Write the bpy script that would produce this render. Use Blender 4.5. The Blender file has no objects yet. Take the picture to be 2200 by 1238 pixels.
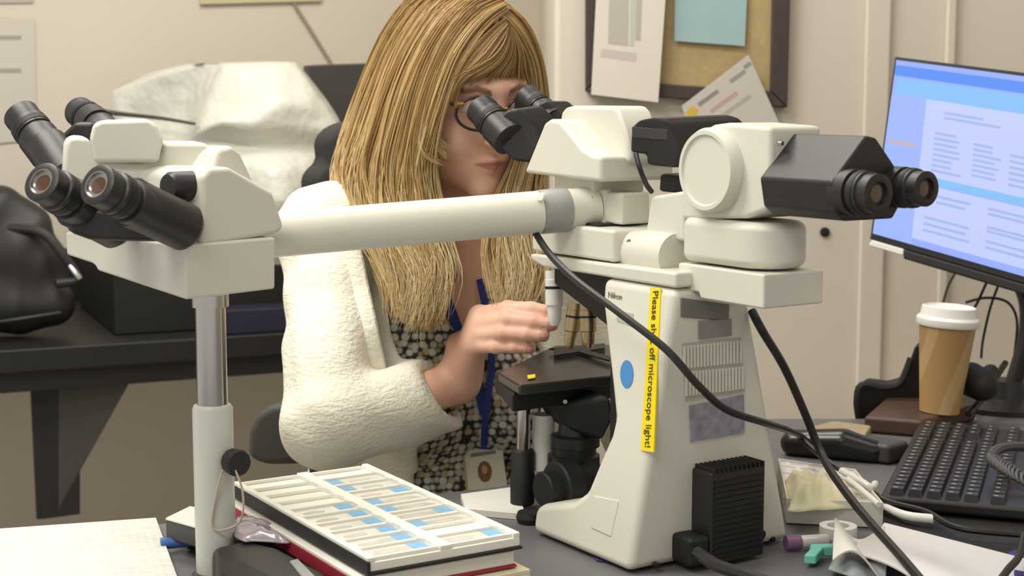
import bpy, bmesh, math, random
import numpy as np
from mathutils import Vector, Matrix
random.seed(7); np.random.seed(7)
scene = bpy.context.scene
COL = scene.collection
# ------------------------------------------------------------------ camera
FPX = 3300.0; PITCH = math.radians(7.0); CAM = Vector((0, 0, 1.22))
cam_d = bpy.data.cameras.new('camera'); cam = bpy.data.objects.new('camera', cam_d); COL.objects.link(cam)
cam.location = CAM; cam.rotation_euler = (math.radians(90) - PITCH, 0, 0)
cam_d.sensor_width = 36.0; cam_d.lens = 36.0 * FPX / 2200.0; cam_d.clip_start = 0.05
cam_d.dof.use_dof = True; cam_d.dof.focus_distance = 1.62; cam_d.dof.aperture_fstop = 9.0
scene.camera = cam
# ------------------------------------------------------------------ world, lights, exposure
w = bpy.data.worlds.new('world'); scene.world = w; w.use_nodes = True
bg = w.node_tree.nodes['Background']; bg.inputs[0].default_value = (1.0, 0.965, 0.905, 1); bg.inputs[1].default_value = 0.62
def area(name, loc, size, energy, col=(1, .965, .89), aim=(0, 0, -1)):
    d = bpy.data.lights.new(name, 'AREA'); d.shape = 'RECTANGLE'; d.size, d.size_y = size; d.energy = energy; d.color = col
    o = bpy.data.objects.new(name, d); COL.objects.link(o); o.location = loc
    o.rotation_euler = Vector(aim).to_track_quat('-Z', 'Y').to_euler(); return o
area('ceiling_panel_light', (-1.0, 1.5, 2.66), (1.2, 0.6), 36)
area('ceiling_panel_light', (-0.3, 2.5, 2.66), (1.2, 0.6), 20)
area('ceiling_panel_light', (1.1, 1.4, 2.66), (1.2, 0.6), 6)
area('ceiling_panel_light', (-0.9, 0.0, 2.66), (1.2, 0.6), 24)
vs = scene.view_settings
vs.view_transform = 'Standard'; vs.look = 'None'; vs.gamma = 1.0; vs.use_curve_mapping = False; vs.exposure = 0.12
# ------------------------------------------------------------------ geometry helpers
FW = Vector((0, math.cos(PITCH), -math.sin(PITCH))); UP = Vector((0, math.sin(PITCH), math.cos(PITCH))); Z = Vector((0, 0, 1))
def ray(px, py): return Vector(((px - 1100) / FPX, 0, 0)) + FW + UP * ((619 - py) / FPX)
def P(px, py, Y): d = ray(px, py); return CAM + d * (Y / d.y)
def onz(px, py, z): d = ray(px, py); return CAM + d * ((z - CAM.z) / d.z)
def onp(px, py, q, n): d = ray(px, py); return CAM + d * ((q - CAM).dot(n) / d.dot(n))
def lin(c): return tuple((x / 255 / 12.92) if x / 255 <= .04045 else ((x / 255 + .055) / 1.055) ** 2.4 for x in c)
MATS = {}
def mat(name, rgb, rough=.5, metal=0, noise=0, nscale=20, bump=0, bscale=200, rgb2=None, trans=0, coat=0, stretch=None, emis=0):
    if name in MATS: return MATS[name]
    m = bpy.data.materials.new(name); m.use_nodes = True; nt = m.node_tree; b = nt.nodes['Principled BSDF']
    c = (*lin(rgb), 1); b.inputs['Base Color'].default_value = c; b.inputs['Roughness'].default_value = rough; b.inputs['Metallic'].default_value = metal
    if trans: b.inputs['Transmission Weight'].default_value = trans
    if coat: b.inputs['Coat Weight'].default_value = coat
    if emis: b.inputs['Emission Color'].default_value = c; b.inputs['Emission Strength'].default_value = emis
    tc = nt.nodes.new('ShaderNodeTexCoord'); mp = nt.nodes.new('ShaderNodeMapping'); nt.links.new(tc.outputs['Object'], mp.inputs[0])
    if stretch: mp.inputs['Scale'].default_value = stretch
    if noise or rgb2:
        n = nt.nodes.new('ShaderNodeTexNoise'); n.inputs['Scale'].default_value = nscale; n.inputs['Detail'].default_value = 4; nt.links.new(mp.outputs[0], n.inputs[0])
        cr = nt.nodes.new('ShaderNodeValToRGB'); c2 = lin(rgb2) if rgb2 else tuple(x * (1 - noise) for x in c[:3])
        cr.color_ramp.elements[0].color = (*c2, 1); cr.color_ramp.elements[1].color = c
        cr.color_ramp.elements[0].position = .32; cr.color_ramp.elements[1].position = .68
        nt.links.new(n.outputs[0], cr.inputs[0]); nt.links.new(cr.outputs[0], b.inputs['Base Color'])
    if bump:
        n2 = nt.nodes.new('ShaderNodeTexNoise'); n2.inputs['Scale'].default_value = bscale; n2.inputs['Detail'].default_value = 3; nt.links.new(mp.outputs[0], n2.inputs[0])
        bp = nt.nodes.new('ShaderNodeBump'); bp.inputs['Strength'].default_value = bump; bp.inputs['Distance'].default_value = .002
        nt.links.new(n2.outputs[0], bp.inputs['Height']); nt.links.new(bp.outputs[0], b.inputs['Normal'])
    MATS[name] = m; return m
WLOC = {}
def attach(o, parent):
    if parent is not None:
        o.parent = parent; o.matrix_parent_inverse = Matrix.Translation(-WLOC[parent.name])
def tag(o, label=None, cat=None, group=None, kind=None):
    if label: o['label'] = label
    if cat: o['category'] = cat
    if group: o['group'] = group
    if kind: o['kind'] = kind
    return o
def thing(name, loc, label, cat, group=None):
    o = bpy.data.objects.new(name, None); COL.objects.link(o); o.location = loc; WLOC[o.name] = Vector(loc); o.empty_display_size = .03
    return tag(o, label, cat, group)
def mk(name, verts, faces, m, parent=None, bevel=0, seg=3, smooth=True, angle=35, subsurf=0, mids=None, recalc=True):
    V = [Vector(v) for v in verts]
    c = sum(V, Vector()) / len(V)
    me = bpy.data.meshes.new(name); me.from_pydata([v - c for v in V], [], [list(f) for f in faces]); me.validate()
    if recalc:
        bm = bmesh.new(); bm.from_mesh(me); bmesh.ops.recalc_face_normals(bm, faces=bm.faces); bm.to_mesh(me); bm.free()
    for mm in (m if isinstance(m, (list, tuple)) else [m]): me.materials.append(mm)
    if mids is not None: me.polygons.foreach_set('material_index', np.asarray(mids, dtype=np.int32))
    if smooth:
        me.polygons.foreach_set('use_smooth', [True] * len(me.polygons))
        if not bevel and not subsurf: me.set_sharp_from_angle(angle=math.radians(angle))
    o = bpy.data.objects.new(name, me); COL.objects.link(o); o.location = c; WLOC[o.name] = c; attach(o, parent)
    if bevel:
        b = o.modifiers.new('bevel', 'BEVEL'); b.width = bevel; b.segments = seg; b.limit_method = 'ANGLE'; b.angle_limit = math.radians(25); b.harden_normals = True
    if subsurf:
        s = o.modifiers.new('sub', 'SUBSURF'); s.levels = subsurf; s.render_levels = subsurf
    return o
def prism_vf(pts, vec):
    n = len(pts); V = [Vector(p) for p in pts] + [Vector(p) + Vector(vec) for p in pts]
    F = [tuple(range(n)), tuple(range(2 * n - 1, n - 1, -1))] + [(i, (i + 1) % n, n + (i + 1) % n, n + i) for i in range(n)]
    return V, F
def prism(name, pts, vec, m, parent=None, **k): V, F = prism_vf(pts, vec); return mk(name, V, F, m, parent, **k)
def box_vf(o, a, b, c):
    o, a, b, c = map(Vector, (o, a, b, c)); return prism_vf([o, o + a, o + a + b, o + b], c)
def box(name, o, a, b, c, m, parent=None, **k): V, F = box_vf(o, a, b, c); return mk(name, V, F, m, parent, **k)
def merge(*vfs):
    V, F = [], []
    for v, f in vfs: n = len(V); V += list(v); F += [tuple(i + n for i in q) for q in f]
    return V, F
def basis(d):
    d = Vector(d).normalized(); a = Vector((0, 0, 1)) if abs(d.z) < .95 else Vector((1, 0, 0)); x = d.cross(a).normalized(); return x, x.cross(d), d
def turn_vf(p, d, prof, n=28, ax=(1, 1)):
    x, y, d = basis(d); p = Vector(p); V, F = [], []
    for t, r in prof: V += [p + d * t + x * (math.cos(2 * math.pi * i / n) * r * ax[0]) + y * (math.sin(2 * math.pi * i / n) * r * ax[1]) for i in range(n)]
    for k in range(len(prof) - 1): F += [(k * n + i, k * n + (i + 1) % n, (k + 1) * n + (i + 1) % n, (k + 1) * n + i) for i in range(n)]
    F += [tuple(range(n))[::-1], tuple(range((len(prof) - 1) * n, len(prof) * n))]
    return V, F
def turn(name, p, d, prof, m, parent=None, n=28, ax=(1, 1), **k): V, F = turn_vf(p, d, prof, n, ax); return mk(name, V, F, m, parent, **k)
def spline(pts, n):
    pts = np.array([list(p) for p in pts], float); k = len(pts); out = []
    for s in np.linspace(0, k - 1, n):
        i = min(int(s), k - 2); t = s - i
        p0, p1, p2, p3 = pts[max(i - 1, 0)], pts[i], pts[i + 1], pts[min(i + 2, k - 1)]
        out.append(.5 * (2 * p1 + (p2 - p0) * t + (2 * p0 - 5 * p1 + 4 * p2 - p3) * t * t + (3 * p1 - p0 - 3 * p2 + p3) * t ** 3))
    return np.array(out)
def tube_vf(path, rad, n=10, ax=1.0, upv=None):
    Q = [Vector(p) for p in path]; N = len(Q); V, F = [], []; x = None
    for k, q in enumerate(Q):
        d = (Q[min(k + 1, N - 1)] - Q[max(k - 1, 0)]).normalized()
        if upv is not None: x = d.cross(Vector(upv)).normalized()
        elif x is None: x = basis(d)[0]
        else: x = (x - d * x.dot(d)).normalized()
        y = d.cross(x); r = rad[k] if hasattr(rad, '__len__') else rad
        V += [q + x * (math.cos(2 * math.pi * i / n) * r) + y * (math.sin(2 * math.pi * i / n) * r * ax) for i in range(n)]
    for k in range(N - 1): F += [(k * n + i, k * n + (i + 1) % n, (k + 1) * n + (i + 1) % n, (k + 1) * n + i) for i in range(n)]
    F += [tuple(range(n))[::-1], tuple(range((N - 1) * n, N * n))]
    return V, F
def tube(name, pts, rad, m, parent=None, n=10, steps=None, ax=1.0, upv=None, **k):
    path = spline(pts, steps) if steps else pts
    if hasattr(rad, '__len__') and steps: rad = np.interp(np.linspace(0, 1, steps), np.linspace(0, 1, len(rad)), rad)
    V, F = tube_vf(path, rad, n, ax, upv); return mk(name, V, F, m, parent, **k)
def text(name, s, size, o, xdir, ydir, m, parent, depth=.0002):
    cu = bpy.data.curves.new(name, 'FONT'); cu.body = s; cu.size = size; cu.extrude = depth; cu.align_x = 'LEFT'; cu.align_y = 'CENTER'
    t = bpy.data.objects.new(name, cu); COL.objects.link(t); dg = bpy.context.evaluated_depsgraph_get()
    me = bpy.data.meshes.new_from_object(t.evaluated_get(dg)); bpy.data.objects.remove(t)
    x = Vector(xdir).normalized(); y = Vector(ydir).normalized(); z = x.cross(y)
    V = [Vector(o) + x * v.co.x + y * v.co.y + z * v.co.z for v in me.vertices]; Fs = [tuple(p.vertices) for p in me.polygons]; bpy.data.meshes.remove(me)
    return mk(name, V, Fs, m, parent, smooth=False, recalc=False)
# ---------- signed distance modelling
def sd_ell(X, c, r, ax=None):
    q = X - np.array(c, np.float32)
    if ax is not None: q = q @ np.array(ax, np.float32).T
    r = np.array(r, np.float32); k0 = np.sqrt(((q / r) ** 2).sum(-1)); k1 = np.sqrt(((q / (r * r)) ** 2).sum(-1)) + 1e-6
    return k0 * (k0 - 1) / k1
def sd_cap(X, a, b, ra, rb=None):
    rb = ra if rb is None else rb; a = np.array(a, np.float32); b = np.array(b, np.float32); ab = b - a
    t = np.clip(((X - a) @ ab) / (ab @ ab + 1e-12), 0, 1); return np.sqrt(((X - a - t[..., None] * ab) ** 2).sum(-1)) - (ra + (rb - ra) * t)
def sd_chain(X, pts, rad, k=0):
    d = None
    for i in range(len(pts) - 1):
        e = sd_cap(X, pts[i], pts[i + 1], rad[i], rad[i + 1]); d = e if d is None else (smin(d, e, k) if k else np.minimum(d, e))
    return d
def smin(a, b, k):
    h = np.clip(.5 + .5 * (b - a) / k, 0, 1); return b + (a - b) * h - k * h * (1 - h)
def smax(a, b, k): return -smin(-a, -b, k)
def nets(fn, lo, hi, h):
    lo = np.array(lo, float); hi = np.array(hi, float); n = np.ceil((hi - lo) / h).astype(int) + 1
    g = np.stack(np.meshgrid(*[(lo[i] + h * np.arange(n[i])).astype(np.float32) for i in range(3)], indexing='ij'), -1)
    Fv = np.empty(n, np.float32)
    for i in range(0, n[0], 24): Fv[i:i + 24] = fn(g[i:i + 24])
    S = Fv < 0; cnt = np.zeros(n - 1, np.int8)
    for dx in (0, 1):
        for dy in (0, 1):
            for dz in (0, 1): cnt += S[dx:n[0] - 1 + dx, dy:n[1] - 1 + dy, dz:n[2] - 1 + dz]
    I, J, K = np.nonzero((cnt > 0) & (cnt < 8)); idx = -np.ones(n - 1, np.int64); idx[I, J, K] = np.arange(len(I))
    acc = np.zeros((len(I), 3)); ct = np.zeros(len(I)); cs = [(x, y, z) for x in (0, 1) for y in (0, 1) for z in (0, 1)]
    for a in cs:
        for ax in range(3):
            if a[ax]: continue
            b = list(a); b[ax] = 1
            fa = Fv[I + a[0], J + a[1], K + a[2]]; fb = Fv[I + b[0], J + b[1], K + b[2]]; mk_ = (fa < 0) != (fb < 0)
            t = np.where(mk_, fa / np.where(mk_, fa - fb, 1), 0); q = np.tile(np.array(a, float), (len(I), 1)); q[:, ax] += t
            acc[mk_] += q[mk_]; ct += mk_
    Vt = lo + h * (np.stack([I, J, K], 1) + acc / ct[:, None]); Q = []
    for ax in range(3):
        u, v = [(1, 2), (2, 0), (0, 1)][ax]; sl0 = [slice(None)] * 3; sl1 = [slice(None)] * 3; sl0[ax] = slice(0, -1); sl1[ax] = slice(1, None)
        A = S[tuple(sl0)]; B = S[tuple(sl1)]; E = np.array(np.nonzero(A != B)).T
        E = E[(E[:, u] > 0) & (E[:, v] > 0) & (E[:, u] < n[u] - 1) & (E[:, v] < n[v] - 1)]
        def cell(du, dv): c = E.copy(); c[:, u] -= du; c[:, v] -= dv; return idx[c[:, 0], c[:, 1], c[:, 2]]
        q = np.stack([cell(1, 1), cell(0, 1), cell(0, 0), cell(1, 0)], 1); fl = ~A[E[:, 0], E[:, 1], E[:, 2]]
        q[fl] = q[fl][:, ::-1]; Q.append(q)
    return Vt, np.concatenate(Q)
def mk_np(name, V, Q, m, parent=None, mids=None):
    V = np.asarray(V); c = V.mean(0); me = bpy.data.meshes.new(name)
    me.vertices.add(len(V)); me.vertices.foreach_set('co', (V - c).astype(np.float32).ravel())
    k = Q.shape[1]; me.loops.add(Q.size); me.loops.foreach_set('vertex_index', Q.astype(np.int32).ravel())
    me.polygons.add(len(Q)); me.polygons.foreach_set('loop_start', np.arange(0, Q.size, k, dtype=np.int32)); me.polygons.foreach_set('loop_total', np.full(len(Q), k, np.int32))
    for mm in (m if isinstance(m, (list, tuple)) else [m]): me.materials.append(mm)
    me.polygons.foreach_set('use_smooth', np.ones(len(Q), bool))
    if mids is not None: me.polygons.foreach_set('material_index', np.asarray(mids, np.int32))
    me.update(calc_edges=True); me.validate()
    o = bpy.data.objects.new(name, me); COL.objects.link(o); o.location = Vector(c); WLOC[o.name] = Vector(c); attach(o, parent); return o
# ------------------------------------------------------------------ materials
M_WALL = mat('wall_paint', (220, 211, 197), .85, noise=.04, nscale=3, bump=.05, bscale=300)
M_FLOOR = mat('floor_vinyl', (196, 186, 170), .6, noise=.15, nscale=8)
M_CEIL = mat('ceiling_tile', (225, 222, 212), .9)
M_DESK = mat('desk_laminate', (106, 105, 107), .45, noise=.06, nscale=60)
M_BENCH = mat('bench_black', (19, 19, 19), .55, noise=.2, nscale=15)
M_SCOPE = mat('scope_enamel', (216, 214, 201), .38, noise=.02, nscale=6, bump=.03, bscale=500)
M_GREY = mat('scope_grey', (150, 152, 150), .4)
M_BLACK = mat('black_plastic', (36, 35, 36), .42, bump=.06, bscale=600)
M_BLACK2 = mat('black_rubber', (24, 24, 25), .6, noise=.2, nscale=30)
M_DKGREY = mat('dark_grey_plastic', (66, 65, 65), .5)
M_CHROME = mat('chrome', (190, 188, 184), .22, 1)
M_GLASS = mat('lens_glass', (60, 42, 34), .06, 0, coat=1)
M_LENS = mat('lens_amber', (84, 52, 38), .08, .2, coat=1)
M_PAPER = mat('paper_white', (222, 219, 211), .8, bump=.03, bscale=40)
M_WHITE = mat('white_plastic', (236, 234, 228), .35)
M_YEL = mat('label_yellow', (240, 216, 20), .5)
M_INK = mat('ink_dark', (70, 62, 20), .7)
M_INK2 = mat('ink_grey', (120, 118, 112), .7)
M_BLUE = mat('sticker_blue', (72, 138, 200), .5)
M_CABLE = mat('cable_black', (28, 28, 29), .45)
# ================================================================== room shell
DESKZ = .75; DT = .035
box('floor', (-3.2, -.8, -.02), (6.4, 0, 0), (0, 6.4, 0), (0, 0, .02), M_FLOOR, smooth=False)['kind'] = 'structure'
box('ceiling', (-3.2, -.8, 2.7), (6.4, 0, 0), (0, 6.4, 0), (0, 0, .03), M_CEIL, smooth=False)['kind'] = 'structure'
BA = math.radians(24); BR = Vector((math.cos(BA), math.sin(BA), 0)); BF = Vector((-math.sin(BA), math.cos(BA), 0))
BP = onz(300, 735, .75)                      # a point of the bench's front edge
WB = BP + BF * .75; WB.z = 0
box('wall_left', WB - BR * 2.0, BR * 4.2, BF * .1, Z * 2.7, M_WALL, smooth=False)['kind'] = 'structure'
YW = 2.75
x0 = P(1190, 400, YW).x
w2 = prism('wall_back', [(x0, YW, 0), (2.3, YW, 0), (2.3, YW + .1, 0), (x0 + .1, YW + .1, 0), (x0 + .1, 4.6, 0), (x0, 4.6, 0)], (0, 0, 2.7), M_WALL, bevel=.012, seg=3)
w2['kind'] = 'structure'
box('unseen_wall_right', (2.3, -.8, 0), (.1, 0, 0), (0, 3.7, 0), (0, 0, 2.7), M_WALL, smooth=False)['kind'] = 'structure'  # unseen wall, added to keep ambient light off the right-facing sides
# surface conduit strips on the back wall
def wallpt(px, py, d=0): return P(px, py, YW - d)
for i, (px, wd) in enumerate(((1878, .045), (2033, .018))):
    a = wallpt(px, 300); t = box('trim_%d' % (i + 1), (a.x - wd / 2, YW - .012, 0), (wd, 0, 0), (0, .0125, 0), (0, 0, 2.7), M_WALL, bevel=.005); t['kind'] = 'structure'
# wall mounted bench with brackets
bench = thing('wall_bench', (WB + BF * -.3) * 1 + Z * .4, 'long black wall bench on a gusset bracket behind the woman', 'bench')
box('bench_top', BP - BR * 1.6 - Z * .045, BR * 3.4, BF * .75, Z * .045, M_BENCH, bench, bevel=.004)
box('backsplash', BP - BR * 1.6 + BF * .725, BR * 3.4, BF * .02, Z * .12, M_BENCH, bench, bevel=.003)
box('apron', BP - BR * 1.6 + BF * .015 - Z * .085, BR * 3.4, BF * .02, Z * .045, M_BENCH, bench, bevel=.003)
q0 = P(62, 790, 2.95); nn = Vector((.25, -.97, 0)).normalized()
def bp(px, py): return onp(px, py, q0, nn)
bk = thing('bench_bracket', bp(120, 1110), 'black steel gusset bracket under the wall bench', 'bracket')
prism('gusset_plate', [bp(125, 772), bp(318, 752), bp(172, 1012), bp(170, 1105), bp(125, 1108)], -nn * .012, mat('bracket_face', (62, 60, 56), .5, noise=.15, nscale=6), bk, bevel=.002)
prism('upright', [bp(62, 780), bp(128, 772), bp(128, 1112), bp(78, 1118)], -nn * .045, M_BENCH, bk, bevel=.003)
prism('foot_gusset', [bp(128, 1090), bp(150, 1050), bp(172, 1010), bp(172, 1104), bp(128, 1110)], nn * .006, M_BENCH, bk, bevel=.002)
# desk: corner desk, the scope stands on it
dk = [(-1.1, .45), (1.7, .45), (1.7, 2.5), (.76, 2.5), (.70, 2.24), (.24, 2.24), (.16, 2.06), (.11, 1.95), (-.02, 1.835), (-.40, 1.668), (-1.1, 1.40)]
desk = thing('corner_desk', (.4, 1.2, 0), 'grey laminate corner desk carrying the microscope', 'desk')
prism('desktop', [(x, y, DESKZ - DT) for x, y in dk], (0, 0, DT), M_DESK, desk, bevel=.004)
for x, y in ((-1.0, .55), (1.6, .55), (1.6, 2.3), (.8, 2.4), (-1.0, 1.5)):
    turn('leg', (x, y, 0), Z, [(0, .03), (DESKZ - DT, .03)], M_DKGREY, desk)
# ================================================================== the multi-viewer microscope
AM = math.radians(33); R = Vector((math.cos(AM), math.sin(AM), 0)); Fv_ = Vector((-math.sin(AM), math.cos(AM), 0)); MO = Vector((.195, 1.562, DESKZ))
def L(u, v, w): return MO + R * u + Fv_ * v + Z * w
def U(px, py, u): return onp(px, py, MO + R * u, R)          # pixel seen on a side plane
def Vp(px, py, v): return onp(px, py, MO + Fv_ * v, Fv_)     # pixel seen on a back plane
def loc(q): q = q - MO; return q.dot(R), q.dot(Fv_), q.z
scope = thing('teaching_microscope', L(0, .05, 0), 'cream multi-viewer teaching microscope with three binocular heads on the grey desk', 'microscope')
VB = -.026      # back plane of the stand
def uL(w_): return -.112 + .055 * w_ / .28
def uR(w_): return .106 - .068 * w_ / .28
sA, sB, sC = L(uL(0), 0, 0), L(uL(0), .2, 0), L(uL(.28), 0, .28); sN = (sB - sA).cross(sC - sA).normalized()
if sN.dot(R) > 0: sN = -sN
def S(px, py, off=.0): return onp(px, py, sA + sN * off, sN)     # pixel seen on the left flank of the stand
def svw(px, py): q = loc(S(px, py)); return q[1], q[2]
prof = [(VB, .003), (svw(1146, 1112)[0], .003), svw(1146, 1104), svw(1152, 1086), svw(1178, 1082), svw(1230, 1078), svw(1258, 1058), svw(1286, 990), svw(1310, 935), svw(1318, 900), svw(1311, 830), svw(1301, 740), svw(1291, 650)]
prof += [(prof[-1][0] + .004, .283), (VB, .283)]
V = [L(uL(b), a, b) for a, b in prof] + [L(uR(b), a, b) for a, b in prof]; n = len(prof)
Fc = [tuple(range(n)), tuple(range(2 * n - 1, n - 1, -1))] + [(i, (i + 1) % n, n + (i + 1) % n, n + i) for i in range(n)]
stand = mk('stand', V, Fc, M_SCOPE, scope, bevel=.009, seg=4)
# black inner column and arm over it
box('inner_column', L(-.040, .03, .03), R * .09, Fv_ * .075, Z * .252, M_BLACK2, scope, bevel=.004)
prism('arm', [L(-.056, VB, .284), L(-.056, .21, .284), L(-.056, .235, .29), L(-.056, .235, .297), L(-.056, VB, .300)], R * .095, M_SCOPE, scope, bevel=.008, seg=3)
# feet, badge marks and stickers
turn('foot', L(-.085, .19, 0), Z, [(0, .014), (.006, .016), (.012, .014)], M_BLACK2, scope)
turn('foot', L(-.085, .0, 0), Z, [(0, .014), (.006, .016)], M_BLACK2, scope)
turn('foot', L(.08, .0, 0), Z, [(0, .014), (.006, .016)], M_BLACK2, scope)
turn('foot', L(.08, .16, 0), Z, [(0, .014), (.012, .016)], M_BLACK2, scope)
a, b, c, d = S(1397, 618, .0012), S(1419, 621, .0012), S(1404, 972, .0012), S(1376, 968, .0012)
lab = prism('yellow_label', [a, b, c, d], -sN * .002, M_YEL, scope, smooth=False); lab['label'] = 'yellow warning strip with black print'
mid0 = (S(1408, 624, .0016)); mid1 = S(1390, 966, .0016); xd = (mid1 - mid0).normalized(); yd = sN.cross(xd)
text('label_text', 'Please shut off microscope light!', .0121, mid0, xd, yd, M_INK, lab)
ctr = S(1346, 804, .0008); ux = (S(1360, 804, .0008) - ctr); uy = (S(1346, 774, .0008) - ctr)
st = prism('blue_sticker', [ctr + ux * math.cos(t) + uy * math.sin(t) for t in np.linspace(0, 2 * math.pi, 28)[:-1]], -sN * .0014, M_BLUE, scope, smooth=False); st['label'] = 'round blue sticker'
o1 = S(1306, 634, .0006); text('maker_name', 'Nikon', .0098, o1, S(1345, 641, .0006) - o1, Z, M_INK2, scope)
prism('barcode_tag', [S(1325, 667, .0008), S(1360, 674, .0008), S(1360, 702, .0008), S(1325, 690, .0008)], -sN * .0014, mat('tag_grey', (176, 174, 168), .3), scope, smooth=False)
prism('seam_panel', [S(1330, 1075, .001), S(1312, 1155, .001), S(1268, 1135, .001), S(1275, 1065, .001)], -sN * .003, M_SCOPE, scope, bevel=.0015)
# back face
def Bk(px, py, off=0): return Vp(px, py, VB - off)
def bpanel(name, q, m, off=.0015, dep=.004, **k): return prism(name, [Bk(x, y, off) for x, y in q], Fv_ * dep, m, scope, **k)
bpanel('recess_panel', [(1464, 640), (1568, 655), (1566, 690), (1464, 682)], mat('recess_grey', (118, 116, 108), .5), bevel=.001)
bpanel('data_plate', [(1502, 690), (1572, 686), (1572, 722), (1502, 730)], mat('plate_grey', (140, 136, 132), .4), off=.002)
vp = bpanel('vent_panel', [(1466, 738), (1592, 726), (1600, 842), (1474, 862)], mat('vent_dark', (176, 172, 160), .6), off=.0015)
for row, (ya, yb, y2a, y2b) in enumerate(((744, 792, 732, 780), (800, 852, 788, 836))):
    for i in range(18):
        t = i / 17; x_ = 1470 + t * 120 + row * 4; ta = ya + (y2a - ya) * t; tb = yb + (y2b - yb) * t
        prism('vent_slat', [Bk(x_, ta, .003), Bk(x_ + 4, ta, .003), Bk(x_ + 4, tb, .003), Bk(x_, tb, .003)], Fv_ * .002, M_SCOPE, vp, smooth=False)
sl = bpanel('spec_sticker', [(1482, 872), (1598, 848), (1600, 930), (1484, 950)], mat('sticker_silver', (166, 164, 172), .35, rgb2=(130, 128, 142), nscale=90), off=.0015)
# lamp house with fins
lp = [loc(Bk(1487, 1015))[0], loc(Bk(1603, 1010))[0]]
u0, u1 = lp; w1 = loc(Bk(1500, 1010, .03))[2]
lamp = box('lamp_house', L(u0, VB - .03, .004), R * (u1 - u0), Fv_ * .032, Z * (w1 - .01), M_BLACK, scope, bevel=.003); lamp['label'] = 'black ribbed lamp house'
for i in range(12):
    uu = u0 + .004 + (u1 - u0 - .008) * i / 11
    box('cooling_fin', L(uu - .001, VB - .031, w1 - .008), R * .0022, Fv_ * .03, Z * .006, M_BLACK2, lamp, smooth=False)
for i in range(14):
    ww = .012 + (w1 - .03) * i / 13
    box('front_rib', L(u0 + .004, VB - .0318, ww), R * (u1 - u0 - .008), Fv_ * .003, Z * .0025, M_BLACK2, lamp, smooth=False)
for px, py, r_ in ((1637, 1150, .0055), (1662, 1160, .003)):
    turn('socket', Bk(px, py, .001), Fv_, [(0, r_), (.004, r_)], M_BLACK2, scope, n=16)
turn('screw', Bk(1414, 1216, .008), Fv_, [(0, .003), (.006, .003)], M_BLACK2, scope, n=12)
# power plug and lead
pl = loc(Bk(1462, 1190)); box('power_plug', L(pl[0] - .012, VB - .03, max(pl[2] - .006, .004)), R * .026, Fv_ * .032, Z * .03, M_BLACK2, scope, bevel=.005)
# nosepiece and objectives
nose = turn('nosepiece', L(.0, .178, .284), -Z, [(-.002, .033), (.02, .036), (.035, .03), (.042, .018)], M_BLACK2, scope)
prism('nosepiece_mount', [L(-.034, .1, .286), L(-.034, .22, .286), L(-.034, .22, .262), L(-.034, .17, .245), L(-.034, .1, .22)], R * .075, M_BLACK2, scope, bevel=.004)
M_GOLD = mat('objective_gold', (176, 156, 120), .3, .85)
def obje(px0, py0, px1, py1, Y, m, r_):
    a = P(px0, py0, Y); b = P(px1, py1, Y - .006); ln = (b - a).length
    o = turn('objective', a, b - a, [(0, r_ * .95), (ln * .15, r_ * .95), (ln * .16, r_), (ln * .62, r_), (ln * .64, r_ * .82), (ln * .9, r_ * .74), (ln, r_ * .4)], m, nose, n=20)
    turn('objective_ring', a + (b - a) * .28, b - a, [(0, r_ * 1.03), (ln * .05, r_ * 1.03)], M_BLACK2, nose, n=20); return o
obje(1236, 652, 1222, 748, 1.72, M_GOLD, .0085)
obje(1262, 652, 1264, 748, 1.70, M_GOLD, .0095)
obje(1190, 582, 1192, 700, 1.76, M_WHITE, .0105)
# stage
ws = .162
def T(px, py, w_): return onz(px, py, DESKZ + w_)
stg = prism('stage', [T(1070, 800, ws), T(1115, 828, ws), T(1322, 806, ws), T(1320, 740, ws), T(1190, 742, ws)], -Z * .012, mat('stage_black', (52, 51, 50), .22), scope, bevel=.003)
prism('stage_carriage', [T(1062, 800, ws - .012), T(1100, 845, ws - .012), T(1330, 815, ws - .012), T(1320, 760, ws - .012), T(1150, 770, ws - .012)], -Z * .022, M_BLACK2, scope, bevel=.004)
prism('slide_holder', [T(1190, 768, ws + .003), T(1300, 752, ws + .003), T(1300, 742, ws + .003), T(1190, 755, ws + .003)], Z * .003, M_BLACK, stg, bevel=.001)
prism('slide_holder_arm', [T(1180, 752, ws + .004), T(1240, 758, ws + .004), T(1310, 778, ws + .004), T(1312, 770, ws + .004), T(1236, 748, ws + .004)], Z * .002, M_BLACK2, stg)
prism('yellow_tab', [T(1133, 808, ws + .001), T(1150, 806, ws + .001), T(1150, 813, ws + .001), T(1134, 816, ws + .001)], Z * .001, M_YEL, stg)
turn('screw', P(1181, 865, 1.715), (0, -1, 0), [(0, .004), (.004, .0035)], M_CHROME, stg, n=12)
turn('screw', P(1214, 862, 1.70), (0, -1, 0), [(0, .003), (.004, .0025)], M_CHROME, stg, n=12)
# condenser and its carrier
prism('condenser_carrier', [P(1195, 868, 1.70), P(1312, 850, 1.67), P(1320, 900, 1.67), P(1295, 950, 1.68), P(1225, 925, 1.70), P(1200, 895, 1.70)], Vector((-.02, .05, 0)), M_BLACK2, scope, bevel=.006)
cd = P(1236, 950, 1.72)
turn('condenser', cd + Z * .03, -Z, [(0, .018), (.02, .02), (.022, .028), (.034, .028), (.035, .022)], M_BLACK, scope)
turn('illuminator', P(1232, 1010, 1.72), Z, [(-.04, .03), (.018, .03), (.02, .026), (.028, .026)], M_BLACK, scope)
turn('illuminator_rim', P(1236, 944, 1.72), Z, [(0, .0275), (.003, .0275)], M_CHROME, scope)
turn('column_post', P(1168, 890, 1.74), -Z, [(0, .013), (.065, .013)], M_WHITE, scope)
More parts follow.
